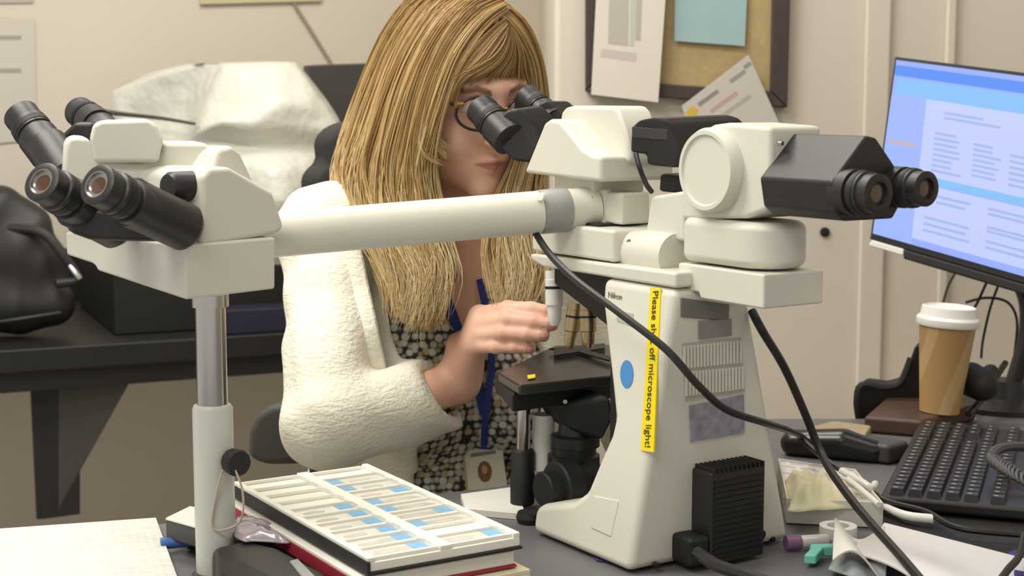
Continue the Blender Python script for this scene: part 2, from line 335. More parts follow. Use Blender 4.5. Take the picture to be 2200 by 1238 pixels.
# stage drive rod, focus knob
a = P(1125, 868, 1.73); b = P(1122, 1088, 1.73)
turn('stage_rod', a, b - a, [(0, .008), (.055, .008)], M_CHROME, scope)
kn = turn('stage_knob', a + (b - a) * .44, b - a, [(0, .0115), (.003, .0135), (.028, .0135), (.03, .0145), (.063, .014), (.065, .012)], M_BLACK2, scope, n=26)
fk = P(1206, 1046, 1.655)
turn('focus_knob', fk, -R, [(-.045, .02), (-.015, .02), (-.014, .029), (.006, .029), (.008, .027), (.009, .02), (.024, .02), (.026, .018)], M_BLACK2, scope, n=32)
turn('focus_knob', L(.088, .105, .045), R, [(-.03, .02), (.004, .02), (.006, .029), (.024, .029), (.026, .02), (.038, .019)], M_BLACK2, scope, n=32)
# beam splitter blocks over the arm
bA = loc(U(1318, 575, -.052)); 
box('splitter_base', L(-.052, bA[1], .3), R * .1, Fv_ * .155, Z * .034, M_SCOPE, scope, bevel=.004)
box('splitter_gasket', L(-.04, .125, .333), R * .085, Fv_ * .1, Z * .004, M_BLACK2, scope, bevel=.001)
cB = loc(U(1335, 495, -.022)); cR = loc(Vp(1396, 470, cB[1]))
box('splitter_block', L(-.022, cB[1], .3365), R * (cR[0] + .022), Fv_ * .09, Z * .034, M_SCOPE, scope, bevel=.003)
box('head_mount', L(-.03, .15, .368), R * .07, Fv_ * .075, Z * .018, M_SCOPE, scope, bevel=.002)
turn('mount_screw', P(1205, 396, 1.76), (-.3, -1, 0), [(0, .005), (.008, .005)], M_CHROME, scope, n=14)
# bridge tube
t0 = P(560, 507, 1.565); t1 = P(1158, 456, 1.665); td = (t1 - t0).normalized(); tl = (t1 - t0).length
br = turn('bridge_tube', t0, td, [(0, .0233), (tl - .001, .0233), (tl, .0225)], M_SCOPE, scope, n=40)
turn('bridge_collar', t1, td, [(0, .0238), (.002, .0242), (.03, .0242), (.032, .0238)], M_GREY, br, n=40)
turn('bridge_joint', t1 + td * .032, td, [(0, .0228), (.034, .0228), (.034, .02)], M_SCOPE, br, n=40)
box('bridge_flange', t1 + td * .062 - Z * .024 - Fv_ * .024, td * .009, Fv_ * .048, Z * .045, M_SCOPE, br, bevel=.003)
turn('bridge_screw', P(1163, 424, 1.645), (-.4, -1, .2), [(0, .005), (.004, .004)], M_WHITE, br, n=14)
for py in (428, 463): turn('flange_screw', P(1277, py, 1.672), -R, [(0, .005), (.006, .005)], M_CHROME, br, n=14)
# rear connector from the splitter base to the rear head
c0 = P(1352, 538, 1.63)
rc = turn('rear_connector', c0, -Fv_, [(-.02, .02), (.004, .02), (.005, .022), (.03, .024), (.08, .024)], M_SCOPE, scope, n=32)
for py in (522, 560): turn('flange_screw', P(1357, py, 1.6), -R, [(0, .004), (.004, .004)], M_CHROME, rc, n=12)
box('connector_ring', c0 - Fv_ * .004 - R * .022 - Z * .024, R * .044, Fv_ * .008, Z * .048, M_SCOPE, rc, bevel=.002)
# ---------- main head (woman's side)
um = -.05
mh = prism('main_head', [U(x, y, um) for x, y in [(1124, 372), (1168, 264), (1180, 256), (1200, 258), (1222, 282), (1250, 318), (1272, 332), (1290, 336), (1290, 392)]], R * .1, M_SCOPE, scope, bevel=.005, seg=3)
ub = loc(U(1290, 392, um)); vb = ub[1]
# rear slope of the head and its tall prism hump
bot = [L(um, vb, ub[2]), L(um + .1, vb, ub[2])]
q = Vp(1397, 376, vb); ue = loc(q)[0]
hump = prism('prism_hump', [U(x, y, -.016) for x, y in [(1196, 292), (1205, 240), (1214, 230), (1232, 227), (1318, 228), (1328, 240), (1345, 290), (1352, 330), (1352, 350), (1220, 350)]], R * .046, M_SCOPE, mh, bevel=.006, seg=3)
def binoc(name, base, d, spacing_dir, rad, prof_body, prof_eye, parent, sp=.031, scale=1.0):
    pass
M_EYE = M_BLACK
def eyepiece(p_end, p_base, r_, parent, cup=1.0, bright=True):
    """a tube from p_base to the eye end p_end with rubber rings and a recessed lens"""
    d = p_end - p_base; ln = d.length; d = d.normalized()
    o = turn('eyepiece', p_base, d, [(0, r_ * 1.12), (ln * .42, r_ * 1.12), (ln * .43, r_ * .98), (ln * .5, r_ * .98), (ln * .51, r_ * 1.06), (ln * .72, r_ * 1.06), (ln * .74, r_ * .95), (ln * .9, r_ * cup), (ln * .985, r_ * cup), (ln, r_ * .9 * cup), (ln, r_ * .66 * cup), (ln - .004, r_ * .62 * cup)], M_BLACK, parent, n=32)
    turn('lens', p_base + d * (ln - .0045), d, [(0, r_ * .62 * cup), (.0012, r_ * .55 * cup), (.0018, r_ * .3 * cup)], M_LENS, o, n=24)
    turn('lens_glare_ring', p_base + d * (ln - .004), d, [(0, r_ * .62 * cup), (.002, r_ * .66 * cup), (.0042, r_ * .665 * cup), (.0042, r_ * .61 * cup), (.001, r_ * .58 * cup)], M_CHROME if bright else M_BLACK, o, n=24)  # chrome stands in for the glare round the lens, black where it stays dull
    turn('knurled_ring', p_base + d * ln * .55, d, [(0, r_ * 1.09), (ln * .1, r_ * 1.09)], M_BLACK2, o, n=24)
    return o
bh = prism('binocular_body', [P(x, y, 1.80) for x, y in [(1058, 262), (1085, 236), (1112, 232), (1150, 268), (1160, 300), (1140, 352), (1100, 348), (1070, 318)]], Vector((.03, .03, .004)), M_BLACK, mh, bevel=.008, seg=3)
eyepiece(P(1030, 232, 1.842), P(1095, 300, 1.80), .0185, mh)
prism('binocular_body', [P(x, y, 1.84) for x, y in [(1152, 222), (1172, 214), (1200, 238), (1230, 262), (1205, 300), (1165, 270)]], Vector((.028, .03, .0)), M_BLACK, mh, bevel=.007, seg=3)
eyepiece(P(1128, 206, 1.885), P(1188, 262, 1.85), .0165, mh)
prism('binocular_bridge', [P(x, y, 1.825) for x, y in [(1110, 300), (1150, 262), (1195, 275), (1190, 330), (1140, 350)]], Vector((.02, .03, 0)), M_BLACK, mh, bevel=.006)
# ---------- rear head (facing the camera's right)
ur = -.035
def Ur(x, y, o=0): return U(x, y, ur - o)
q1 = loc(Ur(1640, 665)); q2 = loc(Ur(1458, 592))
vn, wb = q1[1], q1[2]; wt = loc(Ur(1640, 590))[2]
ww_ = loc(Vp(1769, 655, vn))[0] - ur
rb = prism('rear_head_base', [L(ur, vn, wb), L(ur, loc(Ur(1505, 621))[1], wb), L(ur, loc(Ur(1500, 611))[1], wb + .006), L(ur, loc(Ur(1456, 598))[1], wb + .006), L(ur, loc(Ur(1456, 598))[1], wt), L(ur, vn, wt)], R * ww_, M_SCOPE, scope, bevel=.0025)
# round skirt between the base box and the head
uc = ur + ww_ / 2; vfar = loc(Ur(1460, 540))[1]; rr = ww_ / 2 - .001
sk = []
for t in np.linspace(-math.pi / 2, math.pi / 2, 22): sk.append(L(uc + rr * math.sin(t), vn + .002 + rr - rr * math.cos(t), wt + .002))
sk += [L(uc + rr, vfar, wt + .002), L(uc - rr, vfar, wt + .002)]
hs = .052
prism('rear_head_skirt', sk, Z * .045, M_SCOPE, scope, bevel=.009, seg=4)
ws_ = wt + .002 + hs * .62 - .002
# head block with the round side cover
hb = prism('rear_head', [Ur(x, y, -.006) for x, y in [(1462, 472), (1466, 330), (1490, 290), (1530, 268), (1560, 264), (1655, 272), (1655, 444), (1640, 455), (1600, 470)]], R * .066, M_SCOPE, scope, bevel=.005, seg=3)
dc = Ur(1522, 366, .003); dr_ = (Ur(1522, 274, .003) - Ur(1522, 458, .003)).length / 2
turn('side_cover', dc, R, [(-.003, dr_ * .8), (-.0055, dr_ * .84), (-.0055, dr_ * .93), (0, dr_), (.014, dr_)], M_SCOPE, hb, n=48)
prism('connector_block', [Ur(x, y, -.012) for x, y in [(1384, 508), (1398, 422), (1470, 410), (1470, 520)]], R * .04, M_SCOPE, scope, bevel=.004)
fa = Vp(1875, 290, vn - .06)
vf = loc(Ur(1795, 430))[1]
def Pv(x, y): return Vp(x, y, vf)
pent = [Pv(1862, 291), Pv(1884, 296), Pv(1928, 362), Pv(1936, 440), Pv(1920, 470), Pv(1815, 476), Pv(1796, 455), Pv(1788, 392)]
vbk = loc(Ur(1655, 380, -.006))[1]
V, Fc = prism_vf(pent, Fv_ * (vbk - vf + .004))
bb = mk('binocular_body', V, Fc, M_BLACK, hb, bevel=.003)
for k_, (x, y, rr_, lx) in enumerate(((1836, 412, .0185, 50), (1938, 402, .0168, 40))):
    p0 = Vp(x - 12, y, vf); 
    eyepiece(p0 - Fv_ * .036 , p0 + Fv_ * .008, rr_, bb, cup=.95, bright=False)
turn('lock_screw', P(1675, 308, 1.44), -Fv_, [(0, .0025), (.004, .002)], M_CHROME, hb, n=14)
tag(turn('cable_grommet', P(1773, 499, YW - .006), (0, 1, 0), [(0, .005), (.001, .0085), (.007, .0085)], M_BLACK2, n=18), 'small round black grommet on the wall right of the microscope', 'grommet')
# camera module behind the rear head: dark box with rounded top
def Cm(x, y, u_=.03): return U(x, y, u_)
cmx = prism('camera_module', [P(x, y, 1.60) for x, y in [(1352, 330), (1354, 272), (1372, 256), (1400, 252), (1425, 258), (1440, 272), (1450, 300), (1450, 362), (1388, 356), (1386, 332)]], Vector((.085, .05, .003)), M_BLACK, scope, bevel=.004)
prism('camera_window', [P(x, y, 1.598) for x, y in [(1358, 272), (1434, 278), (1434, 302), (1358, 296)]], Vector((0, .004, 0)), M_DKGREY, cmx, bevel=.001)
prism('camera_foot', [P(x, y, 1.62) for x, y in [(1418, 372), (1470, 378), (1470, 416), (1414, 412)]], Vector((.03, .03, 0)), M_BLACK2, cmx, bevel=.003)
# ---------- left heads on the support post
hA = Vector((-.65, -.76, 0)).normalized(); nA = Vector((.76, -.65, 0)).normalized()
K0 = P(400, 645, 1.415)
def A_(px, py, off=0): return onp(px, py, K0 + nA * off, nA)      # right-hand side plane of the left heads
def Fr(px, py, off=0): return onp(px, py, K0 + hA * off, hA)      # front plane of the lower box
wbx = (Fr(400, 645) - Fr(140, 560)).length
zt = A_(400, 528).z; zb = K0.z
e1 = A_(592, 628); e1.z = zb
lfar = Fr(140, 545); lfar.z = zb; lst = Fr(206, 580); lst.z = zb
hd = zt - zb
lb = prism('left_head_base', [Fr(x, y) for x, y in [(400, 645), (209, 582), (204, 572), (196, 566), (142, 548), (140, 498), (180, 500), (400, 527)]], e1 - K0, M_SCOPE, scope, bevel=.005, seg=3)
# body of the head that faces the camera's left
ob = -.004
pa = [A_(x, y, ob) for x, y in [(432, 532), (436, 378), (452, 360), (494, 358), (588, 412), (614, 488), (598, 504)]]
la = prism('left_head', pa, -nA * .105, M_SCOPE, scope, bevel=.007, seg=3)
ob2 = -.03
prism('prism_hump', [A_(x, y, ob2) for x, y in [(452, 372), (470, 320), (500, 312), (520, 330), (548, 390), (540, 420), (460, 420)]], -nA * .05, M_SCOPE, la, bevel=.006, seg=3)
# its black binocular
jt = prism('binocular_plate', [P(x, y, 1.40) for x, y in [(150, 500), (170, 440), (300, 470), (390, 480), (400, 505), (385, 520), (300, 520), (195, 516)]], Vector((-.012, .03, 0)), M_BLACK, la, bevel=.006)
def barrel(name, pts, Y0, Y1, r0, r1, par):
    a = P(*pts[0], Y0); b = P(*pts[1], Y1); d = (b - a); ln = d.length
    return turn(name, a, d, [(-.012, r0 * .8), (-.006, r0), (ln * .7, r0), (ln, r1), (ln + .001, r1 * .7)], M_BLACK, par, n=32)
barrel('binocular_barrel', [(388, 484), (280, 434)], 1.42, 1.375, .0225, .0232, la)
eyepiece(P(207, 396, 1.335), P(320, 455, 1.39), .0188, la)
barrel('binocular_barrel', [(240, 482), (160, 438)], 1.45, 1.41, .022, .0225, la)
eyepiece(P(88, 390, 1.365), P(190, 452, 1.42), .0185, la)
turn('pivot', P(375, 402, 1.44), hA, [(-.03, .0145), (.004, .0145), (.008, .012)], M_BLACK, la, n=28)
# head facing away
lb2 = prism('far_left_head', [P(x, y, 1.50) for x, y in [(134, 372), (140, 312), (148, 296), (165, 293), (190, 295), (210, 340), (300, 350), (345, 330), (350, 306), (440, 306), (470, 330), (480, 400), (300, 420), (140, 400)]], Vector((-.02, .06, 0)), M_SCOPE, scope, bevel=.005, seg=3)
prism('prism_hump', [P(x, y, 1.49) for x, y in [(204, 350), (192, 300), (200, 268), (218, 259), (318, 256), (336, 268), (352, 300), (340, 350)]], Vector((-.012, .045, .0)), M_SCOPE, lb2, bevel=.005, seg=3)
barrel('binocular_barrel', [(140, 372), (100, 310)], 1.54, 1.565, .0215, .0205, lb2)
eyepiece(P(44, 246, 1.60), P(108, 330, 1.565), .0185, lb2)
barrel('binocular_barrel', [(235, 300), (205, 268)], 1.6, 1.63, .019, .018, lb2)
eyepiece(P(170, 240, 1.66), P(212, 272, 1.62), .0165, lb2)
prism('binocular_bridge', [P(x, y, 1.58) for x, y in [(120, 300), (160, 262), (200, 262), (220, 300), (160, 350)]], Vector((.0, .03, 0)), M_BLACK, lb2, bevel=.005)
# support post
pc = P(451, 652, 1.47); base = Vector((pc.x, pc.y, DESKZ)); hgt = pc.z - DESKZ
zs = P(454, 868, 1.47).z - DESKZ
post = turn('post_sleeve', base, Z, [(0, .0195), (zs - .004, .0195), (zs - .001, .018), (zs, .0155)], mat('post_grey', (196, 198, 188), .35), scope, n=36)
turn('post_rod', base + Z * (zs - .02), Z, [(0, .0148), (hgt - zs + .028, .0148)], M_CHROME, scope, n=36)
turn('post_nut', pc - Z * .003, Z, [(0, .018), (.012, .018)], M_CHROME, scope, n=24)
turn('post_foot', base, Z, [(0, .024), (.006, .024), (.009, .021)], M_DKGREY, scope, n=40)
kp = P(498, 990, 1.455)
kb = turn('post_clamp', kp, (.6, -.75, 0), [(-.012, .008), (.0, .008), (.001, .0125), (.013, .0135), (.016, .012)], M_BLACK2, scope, n=12)
tube('tag_loop', [P(*q, y_) for *q, y_ in [(505, 1010, 1.44), (520, 1050, 1.44), (522, 1100, 1.44), (508, 1128, 1.445), (470, 1140, 1.448), (455, 1125, 1.448), (463, 1070, 1.448), (478, 1010, 1.447)]], .0011, mat('string_beige', (196, 178, 158), .7), scope, n=6, steps=40)
# ================================================================== things on the desk
M_CREAM = mat('tray_cream', (238, 235, 224), .6, noise=.03)
M_RED = mat('folder_red', (150, 34, 52), .6)
M_SLIDE = mat('slide_glass', (222, 218, 207), .12, coat=.6)
M_FROST = mat('slide_blue', (140, 186, 214), .6, rgb2=(110, 164, 204), nscale=160)
M_BLKBOARD = mat('folder_black', (34, 34, 34), .6)
zf = .82
Nn = onz(790, 1200, zf); e1v = onz(500, 1035, zf) - Nn; e2v = onz(1098, 1135, zf) - Nn
L1 = e1v.length; E1 = e1v.normalized(); E2 = Vector((E1.y, -E1.x, 0)); E2 = E2 if E2.dot(e2v) > 0 else -E2
L2 = e2v.dot(E2); 
def tray(name, label, o, z0, th, rimc, botc, wide1, wide2, slots=False, spine=None):
    t = thing(name, o + E1 * wide1 / 2 + E2 * wide2 / 2 + Z * (z0 - o.z), label, 'slide folder', 'stacked slide folders')
    b = Vector((o.x, o.y, z0))
    box('cover', b - E1 * .002, E1 * (wide1 + .004), E2 * (wide2 + .002), Z * .003, botc, t, bevel=.001)
    box('tray_floor', b + E2 * .002 + Z * .003, E1 * wide1, E2 * (wide2 - .002), Z * (th - .0075), rimc, t, bevel=.001)
    if spine: box('spine', b - E2 * .001 - E1 * .002, E1 * (wide1 + .004), E2 * .003, Z * (th - .003), spine, t, bevel=.001)
    top = b + Z * (th - .0047)
    if slots:
        rim = .007; mid = .012
        box('rim', top, E1 * wide1, E2 * rim, Z * .0047, rimc, t, bevel=.001)
        box('rim', top + E2 * (wide2 - rim), E1 * wide1, E2 * rim, Z * .0047, rimc, t, bevel=.001)
        box('rim', top + E2 * (wide2 / 2 - mid / 2), E1 * wide1, E2 * mid, Z * .0047, rimc, t, bevel=.001)
        pitch = (wide1 - .01) / 10
        for i in range(11): box('divider', top + E1 * (.0025 + i * pitch) + E2 * .003, E1 * .0036, E2 * (wide2 - .006), Z * .0042, rimc, t, bevel=.0014)
        for c_ in range(2):      # rounded finger notches at the slot ends
            for i in range(10):
                oo = top + E1 * (.005 + (i + .5) * pitch) + E2 * ((.0 if c_ == 0 else wide2 / 2) + wide2 / 2 - (mid / 2 if c_ == 0 else rim) - .005)
                pts = [oo + E1 * (math.cos(q) * pitch * .42) * 1 + E2 * (.006 - math.sin(q) * .0) for q in (0, math.pi)]
                ring = [oo + E1 * (pitch * .46) + E2 * .006] + [oo + E1 * (pitch * .42 * math.cos(q)) + E2 * (.007 * math.sin(q) - .001) for q in np.linspace(0, math.pi, 9)] + [oo - E1 * (pitch * .46) + E2 * .006]
                prism('slot_end', ring, Z * .0044, rimc, t, bevel=0, smooth=False)
        return t, top, pitch
    box('rim', top, E1 * wide1, E2 * wide2, Z * .0045, rimc, t, bevel=.001)
    return t
o0 = Nn.copy()
th = .016
tr, top, pitch = tray('slide_folder', 'open cream slide folder holding glass slides, topmost of the stack', o0, zf - th, th, M_CREAM, M_BLKBOARD, L1, L2, True, M_BLKBOARD)
tray('slide_folder', 'red-backed slide folder in the middle of the stack', o0 - E2 * .008 + E1 * .004 + Z * 0, zf - 2 * th - .002, th, M_CREAM, M_RED, L1, L2 + .004, False, M_RED)
tray('slide_folder', 'cream slide folder at the bottom of the stack', o0 + E2 * .004 - E1 * .006, DESKZ + .001, zf - 2 * th - .004 - DESKZ, mat('tray_yellowed', (222, 214, 182), .6), M_BLKBOARD, L1, L2 + .004, False, M_BLKBOARD)
half = L2 / 2; sw = pitch - .0052; slen = half - .017
ordn = ['first', 'second', 'third', 'fourth', 'fifth', 'sixth', 'seventh', 'eighth', 'ninth', 'tenth']
def slide(col, row, blue_right):      # row counted from the far end
    i = 9 - row
    oo = top + E1 * (.0055 + i * pitch) + E2 * (.008 if col == 0 else half + .0075) + Z * .0004
    s = thing('microscope_slide', oo + E1 * sw / 2 + E2 * slen / 2, 'glass slide with %s-end blue tab, %s from the far end of the %s column' % ('right' if blue_right else 'left', ordn[row], 'left' if col == 0 else 'right'), 'slide', 'glass slides in the open folder')
    ll = slen * .27
    g0 = oo + (E2 * ll if not blue_right else Vector())
    box('glass', g0, E1 * sw, E2 * (slen - ll), Z * .0012, M_SLIDE, s, smooth=False)
    f0 = oo + (E2 * (slen - ll) if blue_right else Vector())
    box('frosted_tab', f0, E1 * sw, E2 * ll, Z * .0013, M_FROST, s, smooth=False)
    sp_ = g0 + E2 * (slen * .3) + E1 * sw * .28 + Z * .00125
    prism('specimen', [sp_ + E1 * (sw * .2 * math.sin(q) + sw * .2) + E2 * (.012 * math.cos(q)) for q in np.linspace(0, 2 * math.pi, 13)[:-1]], Z * .0002, mat('specimen_grey', (206, 199, 188), .6, rgb2=(192, 184, 174), nscale=200), s, smooth=False)
for r_ in range(4, 10): slide(0, r_, True)
for r_, br_ in ((1, 0), (2, 0), (3, 1), (4, 0), (5, 0), (6, 1), (7, 0), (9, 1)): slide(1, r_, bool(br_))
# dark slide box with pale lid behind the post
q = [onz(355, 1118, DESKZ + .035), onz(408, 1092, DESKZ + .035), onz(520, 1112, DESKZ + .035), onz(520, 1165, DESKZ + .035)]
sb = thing('flat_folder', sum(q, Vector()) / 4 - Z * .035, 'flat dark folder with pale top lying behind the grey post', 'folder')
prism('folder_body', q, -Z * .02, M_DKGREY, sb, bevel=.002); prism('folder_top', [v + Z * .0025 for v in q], -Z * .0025, M_PAPER, sb, bevel=.001)
bl = onz(352, 1165, DESKZ + .012)
box('folder_support', q[0] - Z * .034 + Vector((.02, .01, 0)), Vector((.12, -.02, 0)), Vector((.02, .05, 0)), Z * .014, M_BLKBOARD, sb)
tag(turn('marker_pen', bl + Vector((-.002, -.006, 0)), (1, .35, 0), [(0, .006), (.03, .0062), (.031, .0052), (.07, .005)], mat('pen_blue', (66, 110, 176), .4)), 'blue pen cap sticking out behind the grey post', 'pen')
# black desk phone beside the slide folders
zp = DESKZ + .045
ph = thing('desk_phone', onz(610, 1200, DESKZ), 'black desk phone lying between the post and the slide folders', 'phone')
prism('phone_body', [onz(455, 1175, zp), onz(530, 1158, zp), onz(600, 1175, zp), onz(700, 1228, zp), onz(745, 1300, zp), onz(520, 1330, zp), onz(455, 1250, zp)], -Z * .044, M_BLACK, ph, bevel=.008, seg=3)
prism('handset', [onz(470, 1225, zp + .012), onz(520, 1200, zp + .012), onz(640, 1262, zp + .012), onz(600, 1300, zp + .012)], -Z * .014, M_BLACK2, ph, bevel=.006)
prism('key_strip', [onz(622, 1205, zp + .002), onz(640, 1200, zp + .002), onz(690, 1250, zp + .002), onz(668, 1262, zp + .002)], -Z * .003, M_GREY, ph, bevel=.001)
# crumpled lilac plastic bag
def crumple(name, pts, zc, amp, m, seed, label, cat, n=14):
    rnd = np.random.RandomState(seed); A, B, C_, D = [np.array(onz(x, y, zc)) for x, y in pts]; V = []; Fc = []
    for i in range(n):
        for j in range(n):
            s, t = i / (n - 1), j / (n - 1); p_ = (A * (1 - s) + B * s) * (1 - t) + (D * (1 - s) + C_ * s) * t
            e = min(s, 1 - s, t, 1 - t) * 6; V.append(p_ + np.array([rnd.randn() * .003, rnd.randn() * .003, min(e, 1) * amp * (.3 + rnd.rand()) + .0015]))
    for i in range(n - 1):
        for j in range(n - 1): Fc.append((i * n + j, (i + 1) * n + j, (i + 1) * n + j + 1, i * n + j + 1))
    o = mk(name, V, Fc, m, None, subsurf=1, recalc=True); s = o.modifiers.new('solid', 'SOLIDIFY'); s.thickness = .001; return tag(o, label, cat)
crumple('plastic_bag', [(505, 1118), (570, 1120), (625, 1172), (510, 1168)], zp + .001, .008, mat('lilac_film', (182, 170, 182), .2, trans=.3, coat=.5), 3, 'crumpled lilac plastic film on the black desk phone', 'plastic bag', 9)
# printed papers bottom left
def print_mat(name, base=(218, 215, 207), ink=(186, 182, 175), sc=(26, 90)):
    m = mat(name, base, .8); nt = m.node_tree; b = nt.nodes['Principled BSDF']; tc = nt.nodes.new('ShaderNodeTexCoord')
    mp = nt.nodes.new('ShaderNodeMapping'); mp.inputs['Scale'].default_value = (sc[0], sc[1], 1); nt.links.new(tc.outputs['UV'], mp.inputs[0])
    br_ = nt.nodes.new('ShaderNodeTexBrick'); br_.inputs['Scale'].default_value = 1; br_.inputs['Mortar Size'].default_value = .28; br_.inputs['Brick Width'].default_value = 2.2; br_.inputs['Row Height'].default_value = 1; br_.inputs['Mortar Smooth'].default_value = .3
    br_.inputs['Color1'].default_value = (*lin(ink), 1); br_.inputs['Color2'].default_value = (*lin(base), 1); br_.inputs['Mortar'].default_value = (*lin(base), 1); br_.inputs['Bias'].default_value = -.1
    nt.links.new(mp.outputs[0], br_.inputs[0]); nt.links.new(br_.outputs[0], b.inputs['Base Color']); return m
def sheet(name, q, th_, m, label=None, cat=None, parent=None, group=None, sag=None, N=8):
    N = 24 if sag else 4
    """a sheet of paper from four corners (u along q0-q1, v along q0-q3), uv mapped, with thickness"""
    q = [Vector(v) for v in q]; V = []; Fc = []; uv = []
    nrm = (q[1] - q[0]).cross(q[3] - q[0]).normalized()
    for i in range(N + 1):
        for j in range(N + 1):
            s, t = i / N, j / N; p_ = (q[0] * (1 - s) + q[1] * s) * (1 - t) + (q[3] * (1 - s) + q[2] * s) * t
            if sag: p_ = p_ + sag(s, t)
            V.append(p_); uv.append((s, t))
    for i in range(N):
        for j in range(N): Fc.append((i * (N + 1) + j, (i + 1) * (N + 1) + j, (i + 1) * (N + 1) + j + 1, i * (N + 1) + j + 1))
    o = mk(name, V, Fc, m, parent, recalc=False, smooth=False); me = o.data; ul = me.uv_layers.new(name='UVMap')
    for lp_ in me.loops: ul.data[lp_.index].uv = uv[lp_.vertex_index]
    s = o.modifiers.new('solid', 'SOLIDIFY'); s.thickness = th_; s.offset = 0
    return tag(o, label, cat, group)
M_PRINT = print_mat('printed_sheet')
zz = DESKZ + .006
pst = sheet('paper_stack', [onz(-60, 1290, zz), onz(395, 1290, zz), onz(335, 1122, zz), onz(-60, 1150, zz)], .010, M_PRINT, 'stack of printed white papers in the bottom left corner', 'paper')
sheet('notepad', [onz(1000, 1100, DESKZ + .004), onz(1130, 1112, DESKZ + .004), onz(1105, 1052, DESKZ + .004), onz(990, 1068, DESKZ + .004)], .007, M_PAPER, 'small white notepad under the stage knob', 'notepad')
tag(prism('paper_scrap', [onz(1258, 1180, DESKZ + .001), onz(1275, 1178, DESKZ + .001), onz(1306, 1208, DESKZ + .001), onz(1282, 1206, DESKZ + .001)], Z * .001, mat('scrap_blue', (58, 60, 110), .5)), 'dark blue scrap lying against the microscope base', 'scrap')
# ---------- right side of the desk
# coffee cup on a brown case
cb = P(2018, 884, 2.17)
cup = thing('coffee_cup', cb, 'tall brown paper coffee cup with white lid on the brown case', 'cup')
ch = (P(2035, 690, 2.17).z - cb.z)
M_CUP = mat('cup_kraft', (182, 142, 84), .6)
nt = M_CUP.node_tree; tcn = nt.nodes.new('ShaderNodeTexCoord'); wv = nt.nodes.new('ShaderNodeTexWave'); wv.inputs['Scale'].default_value = 5; wv.inputs['Distortion'].default_value = 14; wv.inputs['Detail'].default_value = 0; wv.inputs['Detail Scale'].default_value = .6
crn = nt.nodes.new('ShaderNodeValToRGB'); crn.color_ramp.elements[0].position = .78; crn.color_ramp.elements[1].position = .86; crn.color_ramp.elements[0].color = (*lin((178, 142, 92)), 1); crn.color_ramp.elements[1].color = (*lin((192, 162, 116)), 1)
nt.links.new(tcn.outputs['Object'], wv.inputs[0]); nt.links.new(wv.outputs[0], crn.inputs[0]); nt.links.new(crn.outputs[0], nt.nodes['Principled BSDF'].inputs['Base Color'])
tilt = Vector((.06, 0, 1)).normalized()
turn('paper_body', cb, tilt, [(0, .028), (.004, .0282), (ch, .040), (ch + .002, .041)], M_CUP, cup, n=40)
lid = turn('lid', cb + tilt * (ch - .006), tilt, [(0, .0425), (.003, .044), (.010, .044), (.012, .0425), (.014, .0395), (.027, .0375), (.028, .0355), (.025, .034), (.024, .01)], M_WHITE, cup, n=40)
turn('sip_hole', cb + tilt * (ch + .0175) + Vector((-.022, -.012, .001)), tilt, [(0, .004), (.0012, .004)], M_DKGREY, lid, n=12)
bx = [P(1862, 852, 2.10), P(1992, 862, 2.03), P(2085, 828, 2.25), P(1930, 812, 2.32)]
zc_ = cb.z
bx = [onz(1856, 894, zc_), onz(1982, 904, zc_), onz(2100, 868, zc_), onz(1915, 842, zc_)]
bc = thing('brown_case', sum(bx, Vector()) / 4 - Z * .024, 'dark brown leather case under the coffee cup', 'case')
M_BROWN = mat('brown_leather', (84, 62, 50), .45, noise=.2, nscale=30, bump=.1, bscale=300)
prism('case_body', bx, -Z * (zc_ - DESKZ - .0005), M_BROWN, bc, bevel=.006, seg=3)
prism('case_lid', [v + Z * .0005 for v in bx], Z * .004 - Z * .0045, M_BROWN, bc, bevel=.002) if False else None
tag(prism('beige_book', [onz(1735, 918, .772), onz(1790, 904, .772), onz(1872, 914, .772), onz(1850, 950, .772)], -Z * .02, mat('book_beige', (168, 150, 118), .6, noise=.1), bevel=.003), 'worn beige book lying left of the brown case', 'book')
def blob(name, chains, lo, hi, h, m, label, cat, k=.02, parent=None, amp=0, fq=30):
    def fn(X):
        d = None
        for pts, rad in chains:
            e = sd_chain(X, [tuple(p) for p in pts], rad) if len(pts) > 1 else np.sqrt(((X - np.array(pts[0], np.float32)) ** 2).sum(-1)) - rad[0]
            d = e if d is None else smin(d, e, k)
        if amp: d = d + amp * np.sin(X[..., 0] * fq) * np.sin(X[..., 1] * fq * 1.3 + 1) * np.sin(X[..., 2] * fq * .9 + 2)
        return d
    Vv, Q = nets(fn, lo, hi, h); o = mk_np(name, Vv, Q, m, parent); return tag(o, label, cat) if label else o
def bb_(ps, m): A = np.array([list(p) for p in ps]); return A.min(0) - m, A.max(0) + m
pch = thing('black_pouch', P(1920, 905, 2.2), 'slumped black fabric pouch behind the coffee cup', 'pouch')
prism('pouch_body', [P(x, y, 2.27) for x, y in [(1842, 832), (1852, 824), (1898, 830), (1932, 820), (1950, 800), (1956, 770), (1966, 742), (1984, 738), (2010, 830), (2010, 905), (1848, 905)]], Vector((.02, .05, 0)), M_BLACK2, pch, bevel=.007, seg=3)
tube('pouch_strap', [P(1846, 900, 2.26), P(1842, 860, 2.255), P(1852, 828, 2.255), P(1900, 834, 2.255), P(1935, 822, 2.255), P(1958, 770, 2.255)], .006, M_BLACK2, pch, n=8, steps=24)
turn('snap', P(1945, 812, 2.262), (0, -1, 0), [(0, .004), (.004, .003)], M_CHROME, pch, n=12)
ps = [P(2085, 815, 2.2), P(2110, 830, 2.18), P(2128, 800, 2.2)]
lo, hi = bb_(ps, .06)
blob('headset_pad', [([ps[0], ps[1], ps[2]], [.025, .022, .012])], lo, hi, .003, M_BLACK2, 'round black foam pad right of the coffee cup', 'headset')
